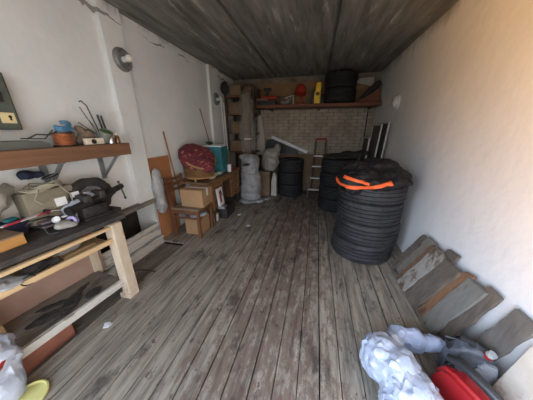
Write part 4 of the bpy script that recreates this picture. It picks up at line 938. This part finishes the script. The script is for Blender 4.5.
# window frames leaning on the right wall
def leaning_frame(x, y0, y1, z1, label, dx=.06, tilt=.04):
    t = thing('window_frame', label, 'frame', (x, (y0 + y1) / 2, 0)); t.rotation_euler = (0, tilt, 0)
    w = y1 - y0; b = .024
    bm = BM(); box(bm, (0, -w / 2, z1 / 2), (.025, b, z1), (0, 0, 0), .002); box(bm, (0, w / 2, z1 / 2), (.025, b, z1), (0, 0, 0), .002)
    box(bm, (0, 0, z1 - b / 2), (.025, w, b), (0, 0, 0), .002); box(bm, (0, 0, b / 2), (.025, w, b), (0, 0, 0), .002)
    obj('frame_bars', bm, alum, t)
    bm = BM(); box(bm, (0, 0, z1 / 2), (.006, w - b, z1 - b)); obj('mesh_panel', bm, screen_m, t)
leaning_frame(1.10, 3.98, 4.62, 1.63, 'tall aluminium framed screen nearest the right wall')
leaning_frame(1.03, 4.12, 4.70, 1.60, 'second aluminium framed screen leaning in front of the first')
leaning_frame(.96, 4.50, 5.02, 1.36, 'shorter framed dark screen furthest from the right wall')

# ------------------------------------------------------------------ loose boards on the right wall
def leaning_board(yb, yt, wd, h, xb, m, label, th=.022, xt=None, seed=0):
    """board leaning on the right wall: centre at the foot yb, at the top yt"""
    random.seed(seed); bm = BM(); xt = xt if xt is not None else XR - .014
    nn = 9; F = []
    for i in range(nn + 1):
        t = i / nn; y = yb + (yt - yb) * t; x = xb + (xt - xb) * t; z = h * t + .002
        jl, jr = random.uniform(-.006, .006), random.uniform(-.006, .006)
        if i in (0, nn): jl *= .3; jr *= .3
        zz = z + (random.uniform(-.012, .012) if i == nn else 0); zr = z + (random.uniform(-.012, .012) if i == nn else 0)
        F.append([bm.verts.new(p) for p in ((x, y - wd / 2 + jl, zz), (x, y + wd / 2 + jr, zr), (x - th, y + wd / 2 + jr, zr), (x - th, y - wd / 2 + jl, zz))])
    for a, b in zip(F[:-1], F[1:]):
        for k in range(4): bm.faces.new((a[k], a[(k + 1) % 4], b[(k + 1) % 4], b[k]))
    bm.faces.new(F[0][::-1]); bm.faces.new(F[-1])
    return tag(obj('loose_board', bm, m), label, 'board', 'loose boards leaning on the right wall')
BMt = board_mats
leaning_board(2.25, 2.105, .10, .48, 1.00, BMt[0], 'dark narrow loose board nearest the tyre stack', seed=1, xt=1.16)
leaning_board(2.12, 2.00, .14, .51, 1.02, BMt[1], 'grey beige loose board second from the tyre stack', seed=2, xt=1.165)
leaning_board(2.03, 1.91, .07, .49, .985, BMt[2], 'thin brown loose board right of the grey beige one', seed=3, xt=1.14)
leaning_board(1.91, 1.78, .15, .51, .96, BMt[3], 'pale loose board with peeling paint', seed=4, xt=1.125)
leaning_board(1.84, 1.72, .13, .55, 1.05, BMt[0], 'dark loose board half hidden behind the peeling one', seed=5, xt=1.175)
leaning_board(1.72, 1.61, .18, .49, .97, BMt[4], 'mottled dark brown loose board right of the peeling one', seed=6, xt=1.125)
leaning_board(1.58, 1.485, .09, .52, 1.0, BMt[5], 'narrow orange brown loose board in mid row', seed=7, xt=1.155)
leaning_board(1.46, 1.375, .15, .525, .99, BMt[6], 'broad grey loose board at the near end of the row', seed=8, xt=1.135)
leaning_board(1.37, 1.29, .10, .54, 1.05, BMt[4], 'brown loose board behind the broad grey one', seed=9, xt=1.165)
leaning_board(1.22, 1.10, .13, .545, 1.135, BMt[7], 'single loose board with rusty top apart from the row', seed=10, xt=1.18)
bm = BM(); prism(bm, [(.55, 0), (1.0, 0), (1.0, .47), (.55, .52)], 0, 0, .035)
o = obj('pale_panel', bm, pale_panel); o.location = (1.07, .775, 0.003); o.rotation_euler = (0, .17, 0)
tag(o, 'pale panel with cracked paint leaning on right wall near door', 'panel')
# red jerry can
jc = thing('jerry_can', 'red plastic jerry can with black handle beside white bag', 'jerry can', (.905, .905, 0), math.radians(-62))
bm = BM(); prism(bm, [(-.14, 0), (.17, 0), (.175, .14), (.15, .21), (.08, .235), (-.09, .235), (-.135, .20), (-.145, .1)], 1, -.06, .06)
bmesh.ops.bevel(bm, geom=bm.edges[:], offset=.022, segments=3, affect='EDGES'); obj('can_body', bm, red_m, jc, smooth=True)
bm = BM(); tube(bm, [(-.11, 0, .215), (-.115, 0, .26), (-.08, 0, .285), (0, 0, .287), (.08, 0, .278), (.12, 0, .25), (.125, 0, .20)], [.026, .027, .025, .024, .024, .024, .02], 10); obj('handle', bm, black_pl, jc, smooth=True)
bm = BM(); lathe(bm, [(.032, 0), (.032, .035), (.028, .045), (0, .046)], 20, Matrix.Translation((-.085, .03, .225))); obj('cap', bm, black_pl, jc, smooth=True)
# grey canister : dark shoulder with handle, ribbed silver side
gc = thing('oil_canister', 'grey ribbed oil canister with red banded cap by right wall', 'canister', (1.02, 1.115, 0), math.radians(-14))
bm = BM(); prism(bm, [(-.115, 0), (.10, 0), (.108, .17), (.10, .235), (.05, .275), (-.03, .28), (-.09, .25), (-.118, .17)], 1, -.06, .06)
bmesh.ops.bevel(bm, geom=bm.edges[:], offset=.03, segments=3, affect='EDGES'); obj('can_body', bm, grey_can, gc, smooth=True)
bm = BM(); prism(bm, [(.0, .01), (.095, .01), (.102, .17), (.09, .225), (.03, .235), (.0, .15)], 1, -.068, -.045)
for i in range(6): box(bm, (.05, -.066, .04 + .03 * i), (.09, .014, .014), (0, .35, 0), .005)
obj('ribbed_side', bm, silver_can, gc, smooth=True)
bm = BM(); tube(bm, [(-.10, 0, .2), (-.125, -.01, .27), (-.08, -.01, .31), (-.02, 0, .30), (.0, 0, .25)], .018, 10); obj('handle', bm, black_pl, gc, smooth=True)
bm = BM(); cyl(bm, (.055, -.02, .25), (.059, -.025, .268), .023, n=20); obj('red_ring', bm, red_m, gc, smooth=True)
bm = BM(); cyl(bm, (.059, -.025, .268), (.066, -.032, .29), .022, .02, n=20); obj('cap', bm, mat('grey_cap', (.3, .32, .3), (.38, .4, .38), 6, .5, 0), gc, smooth=True)
# white bags
o = soft('plastic_bag', [((.51, 1.02, .14), (.13, .14, .14)), ((.575, .94, .16), (.12, .13, .13)), ((.62, .84, .13), (.13, .14, .13)), ((.70, .76, .10), (.14, .14, .1)), ((.55, .80, .08), (.1, .14, .08)), ((.60, 1.12, .13), (.07, .08, .1)), ((.70, .88, .07), (.07, .09, .07)), ((.76, .79, .06), (.06, .07, .06))],
         film_bag, voxel=.009, amp=.024, freq=13, seed=21, floor=.003)
tag(o, 'large crumpled white plastic bag on the floor before the jerry can', 'bag')
o = soft('plastic_bag', [((.68, 1.23, .12), (.07, .06, .07)), ((.77, 1.23, .11), (.09, .07, .075)), ((.88, 1.22, .10), (.09, .055, .06)), ((.98, 1.21, .10), (.06, .035, .04)), ((.76, 1.23, .04), (.14, .05, .04))],
         mat('bluish_plastic_film', (.34, .41, .55), (.46, .53, .68), 4, .35, .3, alpha=.82, spec=.5, dist=.006), voxel=.012, amp=.022, freq=10, seed=22, dec=.3, floor=.003)
tag(o, 'bluish white plastic bag stretched in front of loose boards', 'bag')
o = soft('plastic_bag', [((-1.66, .38, .25), (.09, .1, .13)), ((-1.62, .34, .12), (.1, .1, .12)), ((-1.72, .44, .31), (.07, .06, .05))], film_white, voxel=.013, amp=.025, freq=9, seed=23, floor=.003)
tag(o, 'white plastic bag on the floor at the near workbench corner', 'bag')
bm = BM(); box(bm, (-1.60, .405, .285), (.012, .12, .03), (0, .2, .6), .003)
obj('red_band', bm, red_dim, o, world=True)
lidt = thing('plastic_dish', 'yellow green round plastic dish on the floor by white bag', 'dish', (-1.535, .375, 0))
obj('dish_body', lathe(BM(), [(.09, 0.003), (.092, .02), (.084, .024), (.078, .014), (0, .013)], 36), lid_y, lidt, smooth=True)

# ------------------------------------------------------------------ daylight and camera
w = bpy.data.worlds.new('day'); scn.world = w; w.use_nodes = True
nt = w.node_tree; N = nt.nodes; L = nt.links; bgn = N['Background']
tc = N.new('ShaderNodeTexCoord'); sx = N.new('ShaderNodeSeparateXYZ'); L.new(tc.outputs['Generated'], sx.inputs[0])
rp = N.new('ShaderNodeValToRGB'); mr = N.new('ShaderNodeMapRange'); mr.inputs['From Min'].default_value = -1; mr.inputs['From Max'].default_value = 1
L.new(sx.outputs['Z'], mr.inputs['Value']); L.new(mr.outputs[0], rp.inputs['Fac'])
e = rp.color_ramp.elements
e[0].position = 0; e[0].color = (.42, .40, .36, 1)
e[1].position = 1; e[1].color = (1.6, 1.95, 2.6, 1)
for p, c in ((.46, (.50, .47, .42)), (.53, (1.0, 1.06, 1.15)), (.64, (1.6, 1.85, 2.3))):
    x = e.new(p); x.color = (*c, 1)
# warm lobe added to world colour for sunlit ground, low left of door
dv = N.new('ShaderNodeVectorMath'); dv.operation = 'DOT_PRODUCT'; L.new(tc.outputs['Generated'], dv.inputs[0])
dd = V((-.70, -.55, -.42)).normalized(); dv.inputs[1].default_value = dd
r2 = N.new('ShaderNodeMapRange'); r2.interpolation_type = 'SMOOTHSTEP'; r2.inputs['From Min'].default_value = .91; r2.inputs['From Max'].default_value = .985
L.new(dv.outputs['Value'], r2.inputs['Value'])
mx = N.new('ShaderNodeMix'); mx.data_type = 'RGBA'; L.new(r2.outputs[0], mx.inputs['Factor']); L.new(rp.outputs['Color'], mx.inputs['A'])
mx.inputs['B'].default_value = (13.5, 7.2, 2.5, 1)
# pale lobe added on the right to brighten the left wall
dv2 = N.new('ShaderNodeVectorMath'); dv2.operation = 'DOT_PRODUCT'; L.new(tc.outputs['Generated'], dv2.inputs[0]); dv2.inputs[1].default_value = V((.80, -.60, .02)).normalized()
r3 = N.new('ShaderNodeMapRange'); r3.interpolation_type = 'SMOOTHSTEP'; r3.inputs['From Min'].default_value = .80; r3.inputs['From Max'].default_value = .95
L.new(dv2.outputs['Value'], r3.inputs['Value'])
mx2 = N.new('ShaderNodeMix'); mx2.data_type = 'RGBA'; L.new(r3.outputs[0], mx2.inputs['Factor']); L.new(mx.outputs['Result'], mx2.inputs['A'])
mx2.inputs['B'].default_value = (1.9, 1.95, 1.95, 1)
# bright sky lobe added up to the left, lifting the right wall
dv3 = N.new('ShaderNodeVectorMath'); dv3.operation = 'DOT_PRODUCT'; L.new(tc.outputs['Generated'], dv3.inputs[0]); dv3.inputs[1].default_value = V((-.74, -.52, .40)).normalized()
r4 = N.new('ShaderNodeMapRange'); r4.interpolation_type = 'SMOOTHSTEP'; r4.inputs['From Min'].default_value = .84; r4.inputs['From Max'].default_value = .97
L.new(dv3.outputs['Value'], r4.inputs['Value'])
mx3 = N.new('ShaderNodeMix'); mx3.data_type = 'RGBA'; L.new(r4.outputs[0], mx3.inputs['Factor']); L.new(mx2.outputs['Result'], mx3.inputs['A'])
mx3.inputs['B'].default_value = (5.6, 6.6, 8.6, 1)
L.new(mx3.outputs['Result'], bgn.inputs['Color']); bgn.inputs['Strength'].default_value = 2.6
pl = bpy.data.lights.new('door_portal', 'AREA'); pl.shape = 'RECTANGLE'; pl.size = 2.9; pl.size_y = 2.4
pl.cycles.is_portal = True
po = bpy.data.objects.new('door_portal', pl); C.objects.link(po)
po.location = (-.3, YF - .1, 1.15); po.rotation_euler = (PI / 2, 0, 0)   # faces into the garage (+Y)

cam = bpy.data.cameras.new('camera'); co = bpy.data.objects.new('camera', cam); C.objects.link(co)
cam.sensor_width = 36; cam.lens = 36 * 200 / 533; cam.clip_start = .02
co.location = (0, 0, 1.5)
th = math.atan2(70, 200); ps = math.atan2(51, math.hypot(200, 70))
co.rotation_euler = (PI / 2 - th, 0, ps)
scn.camera = co
scn.view_settings.view_transform = 'Standard'; scn.view_settings.look = 'None'
scn.view_settings.gamma = 1; scn.view_settings.use_curve_mapping = False
scn.view_settings.exposure = -0.12
